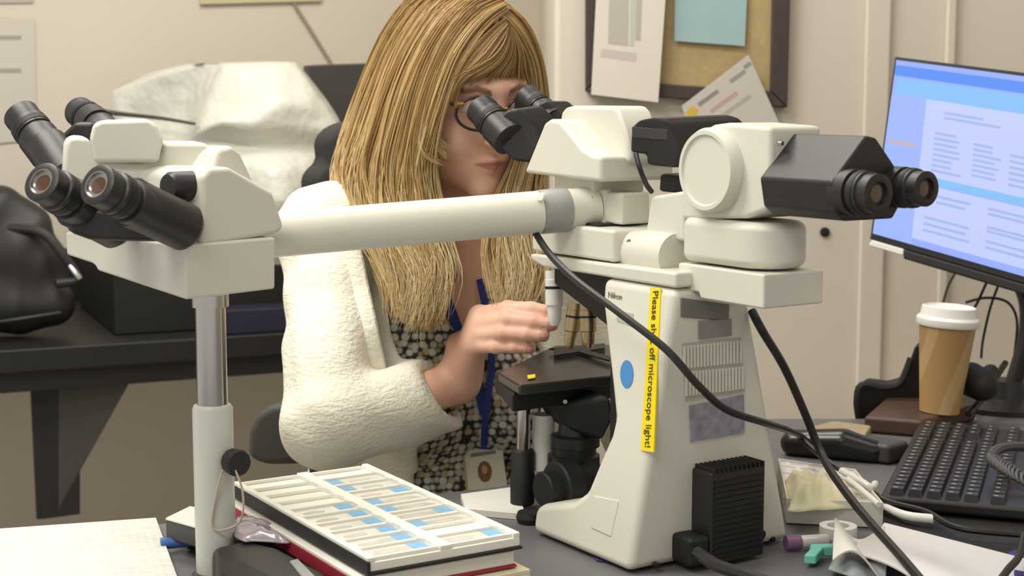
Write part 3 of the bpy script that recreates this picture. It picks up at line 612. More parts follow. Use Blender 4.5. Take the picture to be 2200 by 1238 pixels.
# keyboard
ka = onz(1898, 1062, .772); kl_ = onz(1988, 892, .772); KD = (kl_ - ka).normalized(); KW = Vector((KD.y, -KD.x, 0)); kL, kW = .425, .152
kbd = thing('keyboard', ka + KD * kL / 2 + KW * kW / 2 - Z * .02, 'black computer keyboard lying end-on below the monitor', 'keyboard')
tl_ = lambda a, b, c: ka + KD * a + KW * b + Z * c
V, Fc = prism_vf([tl_(-.004, -.004, -.016), tl_(kL, -.004, -.016), tl_(kL, kW + .03, -.016), tl_(-.004, kW + .03, -.016)], Z * .015)
mk('key_deck', V, Fc, M_BLACK, kbd, bevel=.005)
km = None; M_KEY = mat('key_cap', (44, 43, 44), .4, noise=.1)
M_LEG = mat('key_legend', (150, 148, 145), .5)
kv, kf = merge(box_vf((-.0078, -.0078, 0), (.0156, 0, 0), (0, .0156, 0), (0, 0, .001)))
kv = [Vector(v) for v in [(-.0085, -.0085, 0), (.0085, -.0085, 0), (.0085, .0085, 0), (-.0085, .0085, 0), (-.0066, -.0066, .007), (.0066, -.0066, .007), (.0066, .0066, .007), (-.0066, .0066, .007)]]
kf = [(3, 2, 1, 0), (4, 5, 6, 7), (0, 1, 5, 4), (1, 2, 6, 5), (2, 3, 7, 6), (3, 0, 4, 7)]
lv = [Vector(v) for v in [(-.003, .000, .0071), (.0012, .000, .0071), (.0012, .0045, .0071), (-.003, .0045, .0071)]]
kme = bpy.data.meshes.new('key'); kme.from_pydata(kv + lv, [], kf + [(8, 9, 10, 11)]); kme.materials.append(M_KEY); kme.materials.append(M_LEG); kme.polygons[6].material_index = 1
ang = math.atan2(KD.y, KD.x)
rows_off = [0, .006, .010, .015, .022, .0]
for rI in range(6):
    nk = 22
    for cI in range(nk):
        if cI in (15, 16) and rI == 3: continue
        a_ = .016 + cI * .0195 + (.006 if cI > 14 else 0) + (.006 if cI > 17 else 0)
        if a_ > kL - .012: continue
        b_ = .014 + rI * .0205 + (.008 if rI == 5 else 0)
        o = bpy.data.objects.new('key', kme); COL.objects.link(o); o.location = tl_(a_, b_, -.0012); o.rotation_euler = (0, 0, ang - math.pi / 2 + math.pi / 2)
        WLOC[o.name] = o.location.copy(); attach(o, kbd)
for i in range(3):
    p_ = tl_(.03 + i * .012, kW + .012, -.0005); box('status_light', p_, KD * .006, KW * .006, Z * .001, mat('led_white', (226, 230, 224), .4) if i != 1 else M_DKGREY, kbd, smooth=False)
# dark mat under the keyboard
tag(prism('desk_mat', [onz(1890, 1092, DESKZ + .003), onz(2330, 1130, DESKZ + .003), onz(2330, 1260, DESKZ + .003), onz(1900, 1142, DESKZ + .003)], -Z * .003, M_BLACK2, bevel=.001), 'black desk mat in front of the keyboard', 'desk mat')
# black mouse and cable hub
mo = onz(1760, 985, DESKZ)
ps = [mo + Vector((-.03, .02, .016)), mo + Vector((.03, -.005, .02)), mo + Vector((.065, -.02, .014))]
lo, hi = bb_(ps, .06)
blob('computer_mouse', [(ps, [.018, .021, .016])], lo, hi, .003, mat('mouse_black', (30, 30, 31), .25), 'glossy black mouse beside the white tray', 'mouse')
hq = onz(1880, 990, DESKZ)
tag(prism('power_adapter', [hq + Vector((-.035, .01, .001)), hq + Vector((.01, -.03, .001)), hq + Vector((.045, .0, .001)), hq + Vector((.0, .04, .001))], Z * .026, M_DKGREY, bevel=.006), 'grey power adapter left of the keyboard', 'adapter')
# white tray of crumpled tissue
zt_ = DESKZ + .03
tq = [onz(1672, 985, zt_), onz(1838, 1008, zt_), onz(1898, 1080, zt_), onz(1690, 1070, zt_)]
tb = thing('white_tray', sum(tq, Vector()) / 4 - Z * .03, 'white card tray with printed lining right of the microscope', 'tray')
prism('tray_base', [v - Z * .026 for v in tq], -Z * .003, M_PAPER, tb, bevel=.001)
for i in range(4):
    a, b = tq[i], tq[(i + 1) % 4]; nrm = (b - a).cross(Z).normalized() * .002
    prism('tray_wall', [a, b, b - Z * .028, a - Z * .028], nrm, M_PAPER, tb, bevel=.0008)
sheet('tray_lining', [tq[0] - Z * .003, tq[1] - Z * .003, tq[2] - Z * .018, tq[3] - Z * .018], .001, print_mat('lining_print', (232, 228, 224), (200, 196, 196), (9, 14)), parent=tb)
crumple('crumpled_tissue', [(1685, 1040), (1800, 1030), (1850, 1095), (1690, 1105)], DESKZ + .02, .022, mat('tissue', (222, 216, 188), .9, rgb2=(206, 204, 164), nscale=30), 5, 'crumpled pale green tissue in the white tray', 'tissue', 13)
# big white sheet and clutter in front
def sagf(s, t): return Z * (.012 * math.sin(s * 3.1) * (1 - t) + .004 * math.sin(t * 7))
sheet('plastic_sheet', [onz(1830, 1190, DESKZ + .012), onz(2060, 1330, DESKZ + .012), onz(2230, 1215, DESKZ + .012), onz(1900, 1130, DESKZ + .012)], .002, mat('sheet_white', (228, 224, 222), .35), 'large white sheet of paper in front of the black mat', 'paper', sag=sagf)
sheet('paper_wrapper', [onz(1790, 1205, DESKZ + .02), onz(1900, 1230, DESKZ + .01), onz(1900, 1150, DESKZ + .02), onz(1795, 1118, DESKZ + .03)], .002, M_PAPER, 'folded white wrapper beside the teal clip', 'wrapper', sag=lambda s, t: Z * (.014 * math.sin(s * 4 + t * 3)))
tp = onz(1765, 1200, DESKZ + .004)
teal = mat('teal_plastic', (120, 206, 186), .4)
tcl = thing('teal_clip', tp, 'small teal plastic clip in front of the white wrapper', 'clip')
box('clip_arm', tp + Vector((-.022, -.02, 0)), Vector((.012, -.002, 0)), Vector((.016, .034, 0)), Z * .01, teal, tcl, bevel=.002)
box('clip_arm', tp + Vector((-.012, .004, 0)), Vector((.03, .002, 0)), Vector((.004, .012, 0)), Z * .011, teal, tcl, bevel=.002)
pp_ = onz(1712, 1185, DESKZ)
pcap = thing('purple_cap_tube', pp_, 'clear vial with purple cap beside the microscope base', 'vial')
turn('cap', pp_ + Vector((-.012, 0, .009)), (1, .2, 0), [(0, .008), (.016, .008)], mat('cap_purple', (128, 92, 128), .4), pcap, n=18)
turn('vial', pp_ + Vector((.004, .0035, .009)), (1, .2, 0), [(0, .007), (.03, .007), (.034, .004)], mat('vial_clear', (214, 208, 206), .15, coat=.5), pcap, n=18)
tg = onz(1850, 1215, DESKZ)
sheet('clear_pouch', [onz(1780, 1225, DESKZ + .006), onz(1900, 1262, DESKZ + .006), onz(1905, 1220, DESKZ + .01), onz(1800, 1185, DESKZ + .012)], .002, mat('pouch_film', (158, 166, 168), .2, coat=.5, noise=.3, nscale=40), 'grey transparent pouch in front of the wrapper', 'pouch', sag=lambda s, t: Z * (.01 * math.sin(s * 5) * math.sin(t * 4)))
tr_ = onz(1736, 1160, DESKZ)
tag(turn('tape_roll', onz(1800, 1160, DESKZ) , Z, [(0, .012), (0, .02), (.016, .02), (.016, .012), (0, .012)], M_WHITE, n=28), 'small white tape roll beside the folded wrapper', 'tape')
tag(tube('stylus_pen', [onz(1895, 1086, DESKZ + .012), onz(1945, 1108, DESKZ + .012), onz(2006, 1116, DESKZ + .012)], [.0038, .0052, .0055], M_WHITE, n=14, steps=14), 'thick white stylus on the black mat', 'pen')
tag(tube('white_cable', [onz(1808, 1012, DESKZ + .035), onz(1850, 1035, DESKZ + .035), onz(1872, 1048, DESKZ + .032), onz(1880, 1040, DESKZ + .03)], .0042, M_WHITE, n=10, steps=18), 'short white cable end beside the white tray', 'cable')
tag(tube('white_cable', [onz(1822, 1030, DESKZ + .035), onz(1850, 1052, DESKZ + .035), onz(1888, 1085, DESKZ + .03)], .0034, M_WHITE, n=10, steps=14), 'longer white cable lying over the tray corner', 'cable')
# cables
def cable(pts, r_, label, m=M_CABLE, name='black_cable', grp=None, st=60): return tag(tube(name, [P(*q) for q in pts], r_, m, n=8, steps=st), label, 'cable', grp)
cable([(1150, 500, 1.66), (1180, 545, 1.62), (1235, 600, 1.56), (1330, 672, 1.50), (1430, 750, 1.46), (1500, 828, 1.45), (1560, 880, 1.465), (1640, 908, 1.51), (1690, 924, 1.64), (1722, 938, 1.84), (1740, 955, 1.93)], .0038, 'black cable hanging from the bridge tube across the microscope stand')
cable([(1615, 668, 1.56), (1640, 715, 1.55), (1685, 790, 1.6), (1730, 890, 1.66), (1760, 965, 1.66), (1790, 1020, 1.60), (1850, 1100, 1.52), (1930, 1190, 1.44), (1990, 1260, 1.37)], .0045, 'thick black cable falling from the rear head onto the desk')
cable([(1718, 940, 1.84), (1770, 985, 1.80), (1850, 1040, 1.74), (1900, 1075, 1.70), (1990, 1100, 1.66), (2060, 1135, 1.6), (2200, 1150, 1.58)], .0035, 'thin black cable running along the front of the keyboard')
cable([(1366, 330, 1.60), (1374, 360, 1.59), (1388, 395, 1.60), (1400, 412, 1.61)], .0028, 'short black lead under the black camera module', st=20)
cable([(1500, 1188, 1.46), (1540, 1215, 1.40), (1600, 1235, 1.36), (1680, 1262, 1.33)], .0065, 'thick black power lead from the lamp house', st=24)
cable([(2200, 1150, 1.50), (2190, 1195, 1.46), (2165, 1225, 1.42), (2140, 1260, 1.38)], .0038, 'black cable in the bottom right corner', st=20)
# coiled handset cord
cc = [P(2128, 985, 1.78), P(2150, 1000, 1.76), P(2185, 1020, 1.74), P(2240, 1050, 1.72)]
ax = spline(cc, 140); pts = []
for i, q in enumerate(ax):
    t = i * .75; pts.append(Vector(q) + Vector((math.sin(t) * .004, math.cos(t) * .006, math.cos(t) * .006)))
ccd = thing('coiled_cord', P(2165, 1010, 1.75), 'coiled grey phone cord at the right edge by the keyboard', 'cord')
mcc = mat('cord_grey', (74, 72, 74), .45)
tube('coil', pts, .0028, mcc, ccd, n=6)
tube('lead', [P(2128, 985, 1.78), P(2140, 968, 1.80), P(2170, 960, 1.82), P(2240, 962, 1.85)], .006, mcc, ccd, n=8, steps=16)
tag(prism('blue_folder', [onz(2165, 1185, DESKZ + .012), onz(2290, 1150, DESKZ + .012), onz(2330, 1290, DESKZ + .012), onz(2190, 1275, DESKZ + .012)], -Z * .011, mat('deep_blue', (52, 44, 138), .5, noise=.4, nscale=25), bevel=.002), 'deep blue folder at the bottom right edge', 'folder')
# ---------- monitor with stand
YM = 2.42
ms = [P(1922, 121, YM + .02), P(2330, 172, YM - .12), P(2330, 648, YM - .12), P(1868, 514, YM)]
ms[2] = onp(2330, 648, ms[0], (ms[1] - ms[0]).cross(ms[3] - ms[0]).normalized())
nx = (ms[1] - ms[0]).normalized(); ny = (ms[0] - ms[3]).normalized(); nz = nx.cross(ny).normalized()
if nz.y > 0: nz = -nz
mon = thing('computer_monitor', P(2150, 900, YM + .05), 'thin black-framed monitor showing a pale blue form at the right edge', 'monitor')
def mp_(s, t, off=0):
    a = ms[0] * (1 - s) + ms[1] * s; b = ms[3] * (1 - s) + ms[2] * s; return a * (1 - t) + b * t + nz * off
prism('bezel', [mp_(0, 0, -.002), mp_(1, 0, -.002), mp_(1, 1, -.002), mp_(0, 1, -.002)], -nz * .022, M_BLACK, mon, bevel=.002)
def em(name, c1, st=.95): m = mat('screen_' + name, c1, .3, emis=st); m.node_tree.nodes['Principled BSDF'].inputs['Base Color'].default_value = (.01, .01, .012, 1); return m
def spanel(name, s0, t0, s1, t1, m, off, par): return prism(name, [mp_(s0, t0, off), mp_(s1, t0, off), mp_(s1, t1, off), mp_(s0, t1, off)], -nz * .0004, m, par, smooth=False)
scr = spanel('screen', .012, .018, .99, .965, em('base', (150, 172, 246)), 0, mon)
E_B = em('blue', (84, 140, 240)); E_L = em('pale', (192, 204, 250)); E_M = em('mid', (158, 180, 246)); E_T = em('text', (166, 180, 232)); E_C = em('cyan', (134, 190, 244)); E_O = em('tan', (186, 176, 196))
spanel('title_bar', .012, .045, .99, .10, E_B, .0005, scr)
spanel('tool_bar', .03, .11, .99, .2, E_C, .0005, scr)
spanel('side_pane', .012, .2, .2, .965, E_M, .0005, scr)
spanel('form_pane', .2, .2, .99, .60, E_L, .0006, scr)
spanel('divider_bar', .16, .595, .99, .635, E_C, .001, scr)
spanel('form_pane', .2, .64, .99, .93, E_L, .0006, scr)
spanel('highlight', .03, .44, .17, .465, E_O, .001, scr)
rs = random.Random(3)
for s0, s1, t0, t1 in ((.26, .42, .36, .58), (.46, .6, .38, .56), (.64, .95, .40, .57), (.3, .62, .25, .3), (.3, .5, .68, .74), (.55, .9, .68, .73), (.55, .9, .77, .81), (.25, .48, .8, .9), (.55, .95, .84, .9)):
    nrow = max(2, int((t1 - t0) / .025))
    for i in range(nrow):
        ta = t0 + (t1 - t0) * i / nrow; spanel('text_line', s0, ta, s0 + (s1 - s0) * rs.uniform(.6, 1), ta + .013, E_T, .001, scr)
prism('chin', [mp_(.012, 1.0, .002), mp_(.17, 1.0, .002), mp_(.17, 1.035, .002), mp_(.0, 1.035, .002)], -nz * .015, M_WHITE, mon, bevel=.002)
prism('lower_edge', [mp_(.17, 1.0, .001), mp_(1, 1.0, .001), mp_(1, 1.05, .001), mp_(.17, 1.05, .001)], -nz * .02, M_BLACK, mon, bevel=.003)
tube('stand_arm', [P(2080, 575, YM - .02), P(2120, 572, YM - .05), P(2170, 588, YM - .07), P(2205, 640, YM - .08), P(2206, 720, YM - .08), P(2185, 800, YM - .08), P(2165, 865, YM - .08), P(2155, 905, YM - .08)], [.010, .014, .018, .021, .021, .022, .024, .026], M_BLACK, mon, n=12, steps=30, ax=.6)
bq = P(2160, 905, YM - .08); bq.z = DESKZ
turn('stand_base', bq, Z, [(0, .1), (.008, .1), (.014, .03), (.04, .025)], M_BLACK, mon, n=36)
for lab_, pts in (('thin grey cable looping under the monitor', [(2060, 575, 2.45), (2035, 620, 2.47), (2022, 690, 2.48), (2030, 790, 2.46)]), ('thin black cable arching behind the coffee cup', [(2075, 650, 2.46), (2120, 640, 2.44), (2165, 650, 2.43), (2185, 690, 2.42), (2180, 760, 2.42)]), ('thin cable dropping beside the monitor stand', [(2150, 600, 2.44), (2128, 660, 2.45), (2112, 730, 2.46), (2108, 770, 2.46)]), ('black cable curving from the monitor over the cup lid', [(2125, 595, 2.40), (2100, 650, 2.42), (2075, 700, 2.45), (2080, 790, 2.46)]), ('flat cable trailing over the keyboard end', [(2160, 780, 2.3), (2130, 825, 2.25), (2105, 862, 2.2), (2080, 890, 2.16)])):
    cable(pts, .0022 if 'flat' not in lab_ else .005, lab_, M_CABLE if 'grey' not in lab_ else mat('cable_grey', (110, 106, 98), .5), st=24)
tag(prism('white_box', [onz(2095, 760, .80) + Vector((0, 0, 0)), P(2190, 728, 2.44), P(2230, 760, 2.40), P(2110, 790, 2.40)], -Z * .03, mat('dull_grey', (150, 146, 136), .6), bevel=.004), 'grey device half hidden behind the monitor stand', 'device') if False else None
# ================================================================== background things
# cork board
cq = [(1258, -220), (1704, -210), (1692, 232), (1258, 197)]
def wb(px, py, d=0): return P(px, py, YW - d)
cork = thing('cork_board', wb(1470, 10), 'cork board in a dark wooden frame on the wall above the microscope', 'board')
M_CORK = mat('cork', (190, 168, 122), .9, noise=.12, nscale=90, bump=.2, bscale=300)
M_FRAME = mat('dark_walnut', (74, 62, 58), .5, noise=.2, nscale=40)
prism('cork_panel', [wb(x, y, .012) for x, y in [(1270, -210), (1690, -200), (1680, 205), (1270, 180)]], (0, .010, 0), M_CORK, cork, smooth=False)
for q in ([(1258, -220), (1284, -220), (1282, 170), (1258, 197)], [(1664, -212), (1704, -210), (1692, 232), (1656, 196)], [(1258, 197), (1282, 170), (1656, 196), (1692, 232)], [(1258, -220), (1704, -210), (1664, -180), (1284, -190)]):
    prism('frame_rail', [wb(x, y, .024) for x, y in q], (0, .0225, 0), M_FRAME, cork, bevel=.003)
M_PR2 = print_mat('notice_print', (216, 210, 198), (196, 190, 178), (5, 40)); 
nts = thing('pinned_notice', wb(1345, 215, .04), 'long white printed notice pinned over the left frame of the cork board', 'notice')
def plane_of(a, b, c): return (b - a).cross(c - a).normalized()
nq = [wb(1270, 203, .034), wb(1414, 220, .040), None, wb(1288, -150, .028)]; nN = plane_of(nq[0], nq[1], nq[3]); nN = nN if nN.y < 0 else -nN
nq[2] = onp(1440, -150, nq[0], nN)
sheet('notice_sheet', nq, .0012, mat('notice_white', (222, 215, 204), .85, noise=.03, nscale=12), parent=nts)
for i_, (qq, c_) in enumerate((([(1306, 94), (1350, 99), (1352, -60), (1310, -60)], (186, 180, 168)), ([(1353, 99), (1362, 100), (1366, -60), (1355, -60)], (190, 194, 180)), ([(1364, 86), (1376, 88), (1382, -60), (1368, -60)], (182, 178, 166)), ([(1290, 122), (1366, 132), (1368, 114), (1292, 104)], (200, 190, 186)))):
    prism('print_block', [onp(x, y, nq[0] + nN * .0009, nN) for x, y in qq], -nN * .0004, mat('notice_ink_%d' % i_, c_, .85), nts, smooth=False)
sheet('blue_note', [wb(1449, 88, .02), wb(1600, 99, .022), wb(1610, -120, .016), wb(1452, -120, .016)], .0012, mat('paper_blue', (160, 188, 190), .85, noise=.04), 'pale blue sheet pinned in the middle of the cork board', 'notice')
tl2 = thing('tilted_flyer', wb(1570, 230, .05), 'tilted white flyer with yellow and red print below the cork board', 'flyer')
fq = [wb(1464, 228, .042), wb(1500, 320, .036), None, wb(1608, 118, .042)]; fN = plane_of(fq[0], fq[1], fq[3]); fN = fN if fN.y < 0 else -fN
fq[2] = onp(1690, 300, fq[0], fN)
sheet('flyer_sheet', fq, .0012, mat('flyer_white', (214, 206, 198), .8), parent=tl2)
def fl(x, y): return onp(x, y, fq[0] + fN * .0009, fN)
prism('yellow_mark', [fl(1474, 240), fl(1488, 226), fl(1500, 236), fl(1492, 256), fl(1478, 256)], -fN * .0004, mat('print_yellow', (222, 190, 80), .7), tl2, smooth=False)
for i, (x, y, ln, m_) in enumerate(((1498, 222, 52, (150, 148, 144)), (1566, 172, 40, (160, 160, 152)), (1596, 142, 18, (150, 156, 152)), (1524, 236, 70, (204, 172, 162)), (1545, 248, 80, (188, 182, 176)))):
    dx, dy = .81, -.58; prism('print_line', [fl(x, y), fl(x + dx * ln, y + dy * ln), fl(x + dx * ln + 5, y + dy * ln + 7), fl(x + 5, y + 7)], -fN * .0004, mat('print_%d' % i, m_, .8), tl2, smooth=False)
# papers on the left wall
def wl(px, py, d=0): return onp(px, py, WB - BF * d, BF)
WL = mat('wall_paper_sheet', (208, 202, 190), .85)
wn = thing('wall_notice', wl(30, 170, .004), 'pale paper notice with two grey bars on the left wall', 'notice')
sheet('notice_paper', [wl(-120, 320, .004), wl(80, 300, .004), wl(74, 40, .004), wl(-120, 30, .004)], .001, WL, parent=wn)
for y in (80, 151): prism('print_bar', [wl(-60, y - 4, .006), wl(45, y - 4, .006), wl(45, y + 4, .006), wl(-60, y + 4, .006)], BF * .001, mat('bar_grey', (168, 162, 152), .8), wn, smooth=False)
sheet('wall_notice', [wl(-120, 8, .004), wl(72, 6, .004), wl(72, -160, .004), wl(-120, -160, .004)], .001, mat('sheet_grey', (186, 180, 170), .85), 'grey sheet at the top left edge of the wall', 'notice')
tag(prism('wall_sign', [wl(430, 10, .012), wl(692, 3, .012), wl(692, -200, .012), wl(430, -200, .012)], BF * .011, mat('sign_cream', (206, 196, 158), .7), bevel=.002), 'cream framed sign cut off at the top of the left wall', 'sign')
tag(tube('wall_cable', [wl(610, -60, .006), wl(628, 0, .006), wl(668, 66, .006), wl(712, 138, .006), wl(724, 170, .01)], .0042, mat('cable_beige', (160, 148, 134), .6), n=8, steps=20), 'thin beige cable running down the left wall', 'cable')
# dark monitor behind the woman
q = [P(664, 138, 3.15), P(800, 133, 3.2), P(815, 330, 3.2), P(676, 300, 3.15)]
bm_ = thing('dark_monitor', P(740, 560, 3.2), 'dark monitor on the bench right behind the woman\'s hair', 'monitor')
prism('display', [P(664, 140, 3.36), P(840, 134, 3.42), P(840, 330, 3.42), P(664, 340, 3.36)], Vector((-.02, .05, 0)), mat('charcoal', (58, 56, 54), .5), bm_, bevel=.004)
dz_ = P(760, 335, 3.45); turn('stand', Vector((dz_.x, dz_.y, .75)), Z, [(0, .1), (.012, .1), (.02, .03), (dz_.z - .75 + .05, .03)], M_BLACK, bm_)
# microscope under a white dust cover on the bench
M_COVER = mat('dust_cover', (216, 215, 205), .38, bump=.25, bscale=14)
_b = [n_ for n_ in M_COVER.node_tree.nodes if n_.type == 'BUMP'][0]; _b.inputs['Distance'].default_value = .02; _b.inputs['Strength'].default_value = .6
cov = thing('covered_microscope', P(520, 572, 3.25), 'bulky instrument under a white plastic dust cover on the wall bench', 'microscope')
rows = [  # rings from the top down: (px, py, Y) going round the cover, front left to right then back
 [(478, 138, 2.93), (520, 136, 2.92), (575, 134, 2.92), (630, 134, 2.95), (640, 132, 3.10), (575, 130, 3.16), (520, 132, 3.16), (470, 134, 3.10)],
 [(462, 178, 2.90), (520, 170, 2.88), (590, 166, 2.88), (655, 168, 2.93), (662, 160, 3.12), (575, 150, 3.20), (520, 150, 3.20), (440, 165, 3.12)],
 [(440, 232, 2.88), (505, 232, 2.83), (600, 224, 2.79), (700, 228, 2.92), (706, 216, 3.12), (575, 190, 3.24), (520, 190, 3.24), (420, 210, 3.14)],
 [(418, 285, 2.86), (480, 262, 2.77), (560, 280, 2.79), (733, 276, 2.92), (736, 262, 3.12), (575, 230, 3.26), (520, 230, 3.26), (405, 255, 3.16)],
 [(405, 310, 2.88), (470, 300, 2.87), (565, 318, 2.85), (712, 322, 2.93), (716, 306, 3.12), (575, 270, 3.26), (520, 270, 3.26), (400, 290, 3.16)],
 [(402, 360, 2.86), (480, 352, 2.82), (598, 365, 2.75), (692, 362, 2.92), (700, 340, 3.12), (575, 320, 3.26), (520, 320, 3.26), (398, 330, 3.16)],
 [(405, 420, 2.86), (490, 420, 2.84), (606, 440, 2.72), (690, 395, 2.90), (700, 380, 3.12), (575, 360, 3.26), (520, 360, 3.26), (400, 370, 3.16)],
 [(405, 490, 2.86), (500, 510, 2.80), (600, 500, 2.80), (668, 470, 2.90), (680, 450, 3.12), (575, 430, 3.26), (520, 430, 3.26), (400, 440, 3.16)],
 [(400, 572, 2.88), (500, 574, 2.86), (612, 572, 2.88), (676, 566, 2.98), (684, 554, 3.14), (575, 546, 3.28), (520, 546, 3.28), (400, 554, 3.18)]]
V = []; m_ = len(rows[0])
def cy(Y): return 3.13 + (Y - 2.8) * .72
for rw in rows: V += [P(q[0], q[1], cy(q[2])) for q in rw]
Fc = [(k * m_ + i, k * m_ + (i + 1) % m_, (k + 1) * m_ + (i + 1) % m_, (k + 1) * m_ + i) for k in range(len(rows) - 1) for i in range(m_)] + [tuple(range(m_))]
def crease(o, v):
    at_ = o.data.attributes.new('crease_edge', 'FLOAT', 'EDGE'); rr = random.Random(5); at_.data.foreach_set('value', [min(1, max(0, v + rr.uniform(-.3, .3))) for _ in o.data.edges])
dc_ = mk('dust_cover', V, Fc, M_COVER, cov, subsurf=2); crease(dc_, .62)
rows2 = [[(240, 196, 3.20), (330, 160, 3.14), (430, 132, 3.08), (500, 145, 2.96), (500, 136, 3.2), (400, 130, 3.28), (320, 150, 3.3), (245, 190, 3.28)],
 [(236, 230, 3.18), (330, 205, 3.15), (410, 190, 3.10), (462, 180, 2.93), (470, 170, 3.2), (400, 170, 3.3), (320, 190, 3.32), (240, 222, 3.28)],
 [(245, 262, 3.16), (320, 262, 3.18), (400, 256, 3.09), (440, 236, 2.92), (460, 220, 3.2), (400, 210, 3.3), (320, 230, 3.32), (250, 250, 3.28)],
 [(290, 330, 3.12), (350, 330, 3.04), (400, 320, 2.97), (425, 300, 2.92), (450, 270, 3.2), (400, 260, 3.3), (340, 280, 3.32), (290, 300, 3.28)],
 [(310, 560, 3.1), (350, 563, 3.04), (400, 567, 2.97), (425, 570, 2.92), (450, 550, 3.2), (400, 545, 3.3), (340, 544, 3.32), (310, 548, 3.28)]]
V = []
for rw in rows2: V += [P(q[0], q[1], cy(q[2])) for q in rw]
Fc = [(k * 8 + i, k * 8 + (i + 1) % 8, (k + 1) * 8 + (i + 1) % 8, (k + 1) * 8 + i) for k in range(len(rows2) - 1) for i in range(8)] + [tuple(range(8))]
crease(mk('side_drape', V, Fc, M_COVER, cov, subsurf=2), .6)
tube('drawcord', [P(205, 238, 3.37), P(270, 246, 3.355), (P(345, 254, 3.30)), P(418, 266, 3.16)], [.006, .005, .004, .003], mat('cord_dark', (74, 70, 64), .6), cov, n=8, steps=14)
# black leather bag on the bench
M_LEATHER = mat('black_leather', (36, 35, 34), .52, bump=.3, bscale=40)
base_ = P(60, 705, 2.98)
def bpt(px, py, Y=2.82): return P(px, py, Y * 1.075)
ch_ = [([bpt(-120, 640), bpt(40, 650), bpt(110, 650)], [.059, .064, .048]), ([bpt(-100, 540), bpt(40, 540), bpt(90, 560)], [.059, .062, .048]), ([bpt(-120, 470), bpt(0, 450), bpt(70, 480)], [.054, .048, .032])]
lo, hi = bb_([p for c_ in ch_ for p in c_[0]], .09)
bag = thing('leather_bag', base_, 'slouchy black leather bag at the left end of the bench', 'bag')
blob('bag_body', ch_, lo, hi, .006, M_LEATHER, None, None, .05, bag, amp=.006, fq=38)
tube('handle', [bpt(20, 490, 2.78), bpt(90, 500, 2.77), bpt(140, 555, 2.77), bpt(165, 600, 2.78), bpt(120, 610, 2.76)], .009, M_LEATHER, bag, n=10, steps=20)
turn('buckle', bpt(150, 572, 2.75), (.6, -.2, -.7), [(0, .005), (.012, .006), (.03, .006), (.034, .004)], M_CHROME, bag, n=12)
tube('seam', [bpt(-60, 700, 2.74), bpt(40, 686, 2.74), bpt(130, 672, 2.77)], .004, M_LEATHER, bag, n=8, steps=12)
# a dark low box and blue folder further along the bench
q = BP + BR * .02 + BF * .36
tag(box('storage_box', BP - BR * .03 + BF * .10 + Z * .0005, BR * .47, BF * .46, Z * .128, mat('box_black', (18, 18, 18), .6), bevel=.004), 'black storage box on the bench under the covered instrument', 'box')
tag(box('blue_binder', BP + BR * .16 + BF * .012 + Z * .0005, BR * .22, BF * .08, Z * .05, mat('navy', (20, 25, 46), .6), bevel=.003), 'navy binder lying on the bench behind the left viewing head', 'binder')
tag(box('left_case', BP - BR * .95 + BF * .3 + Z * .0005, BR * .62, BF * .2, Z * .30, mat('case_black', (24, 23, 23), .6), bevel=.006), 'tall black case behind the leather bag', 'case')
# office chair the woman sits on
ch = thing('office_chair', (-.12, 2.25, 0), 'black swivel office chair the woman sits on', 'chair')
M_CH = mat('chair_fabric', (46, 46, 45), .75, noise=.2, nscale=60)
prism('backrest', [P(x, y, 2.34) for x, y in [(700, 300), (722, 278), (750, 262), (1010, 262), (1040, 300), (1050, 620), (1000, 700), (740, 700), (690, 640), (672, 380), (690, 362), (705, 352)]], Vector((-.03, .06, 0)), M_CH, ch, bevel=.02, seg=4)
sx, sy = -.13, 2.12
prism('seat', [(sx + .26 * math.cos(t), sy + .25 * math.sin(t), .44) for t in np.linspace(0, 2 * math.pi, 25)[:-1]], (0, 0, .07), M_CH, ch, bevel=.02, seg=3)
turn('gas_column', (sx, sy, .1), Z, [(0, .028), (.35, .028)], M_BLACK, ch)
for i in range(5):
    t = i * 2 * math.pi / 5; e = Vector((sx + .28 * math.cos(t), sy + .28 * math.sin(t), .07)); tube('base_leg', [(sx, sy, .11), e], [.025, .016], M_BLACK, ch, n=8)
    turn('caster', e + Vector((0, 0, -.035)), (math.sin(t), -math.cos(t), 0), [(-.018, .03), (.018, .03)], M_BLACK2, ch, n=16)
prism('back_support', [(sx - .02, sy + .2, .42), (sx + .04, sy + .2, .42), (sx + .04, 2.37, .8), (sx - .02, 2.37, .8)], (0, .02, 0), M_BLACK, ch, bevel=.004)
ar = [P(x, y, 1.86) for x, y in [(528, 985), (530, 930), (548, 890), (580, 870), (625, 868), (660, 880), (700, 930), (690, 990), (640, 1000), (565, 1002)]]
prism('armrest', ar, Vector((.05, .17, 0)), mat('armrest_grey', (70, 69, 66), .6), ch, bevel=.02, seg=4)
ac = sum(ar, Vector()) / len(ar)
tube('armrest_post', [ac + Vector((.03, .1, -.04)), Vector((ac.x + .06, ac.y + .14, .55)), Vector((sx - .2, sy - .05, .47))], .016, M_BLACK, ch, n=8)
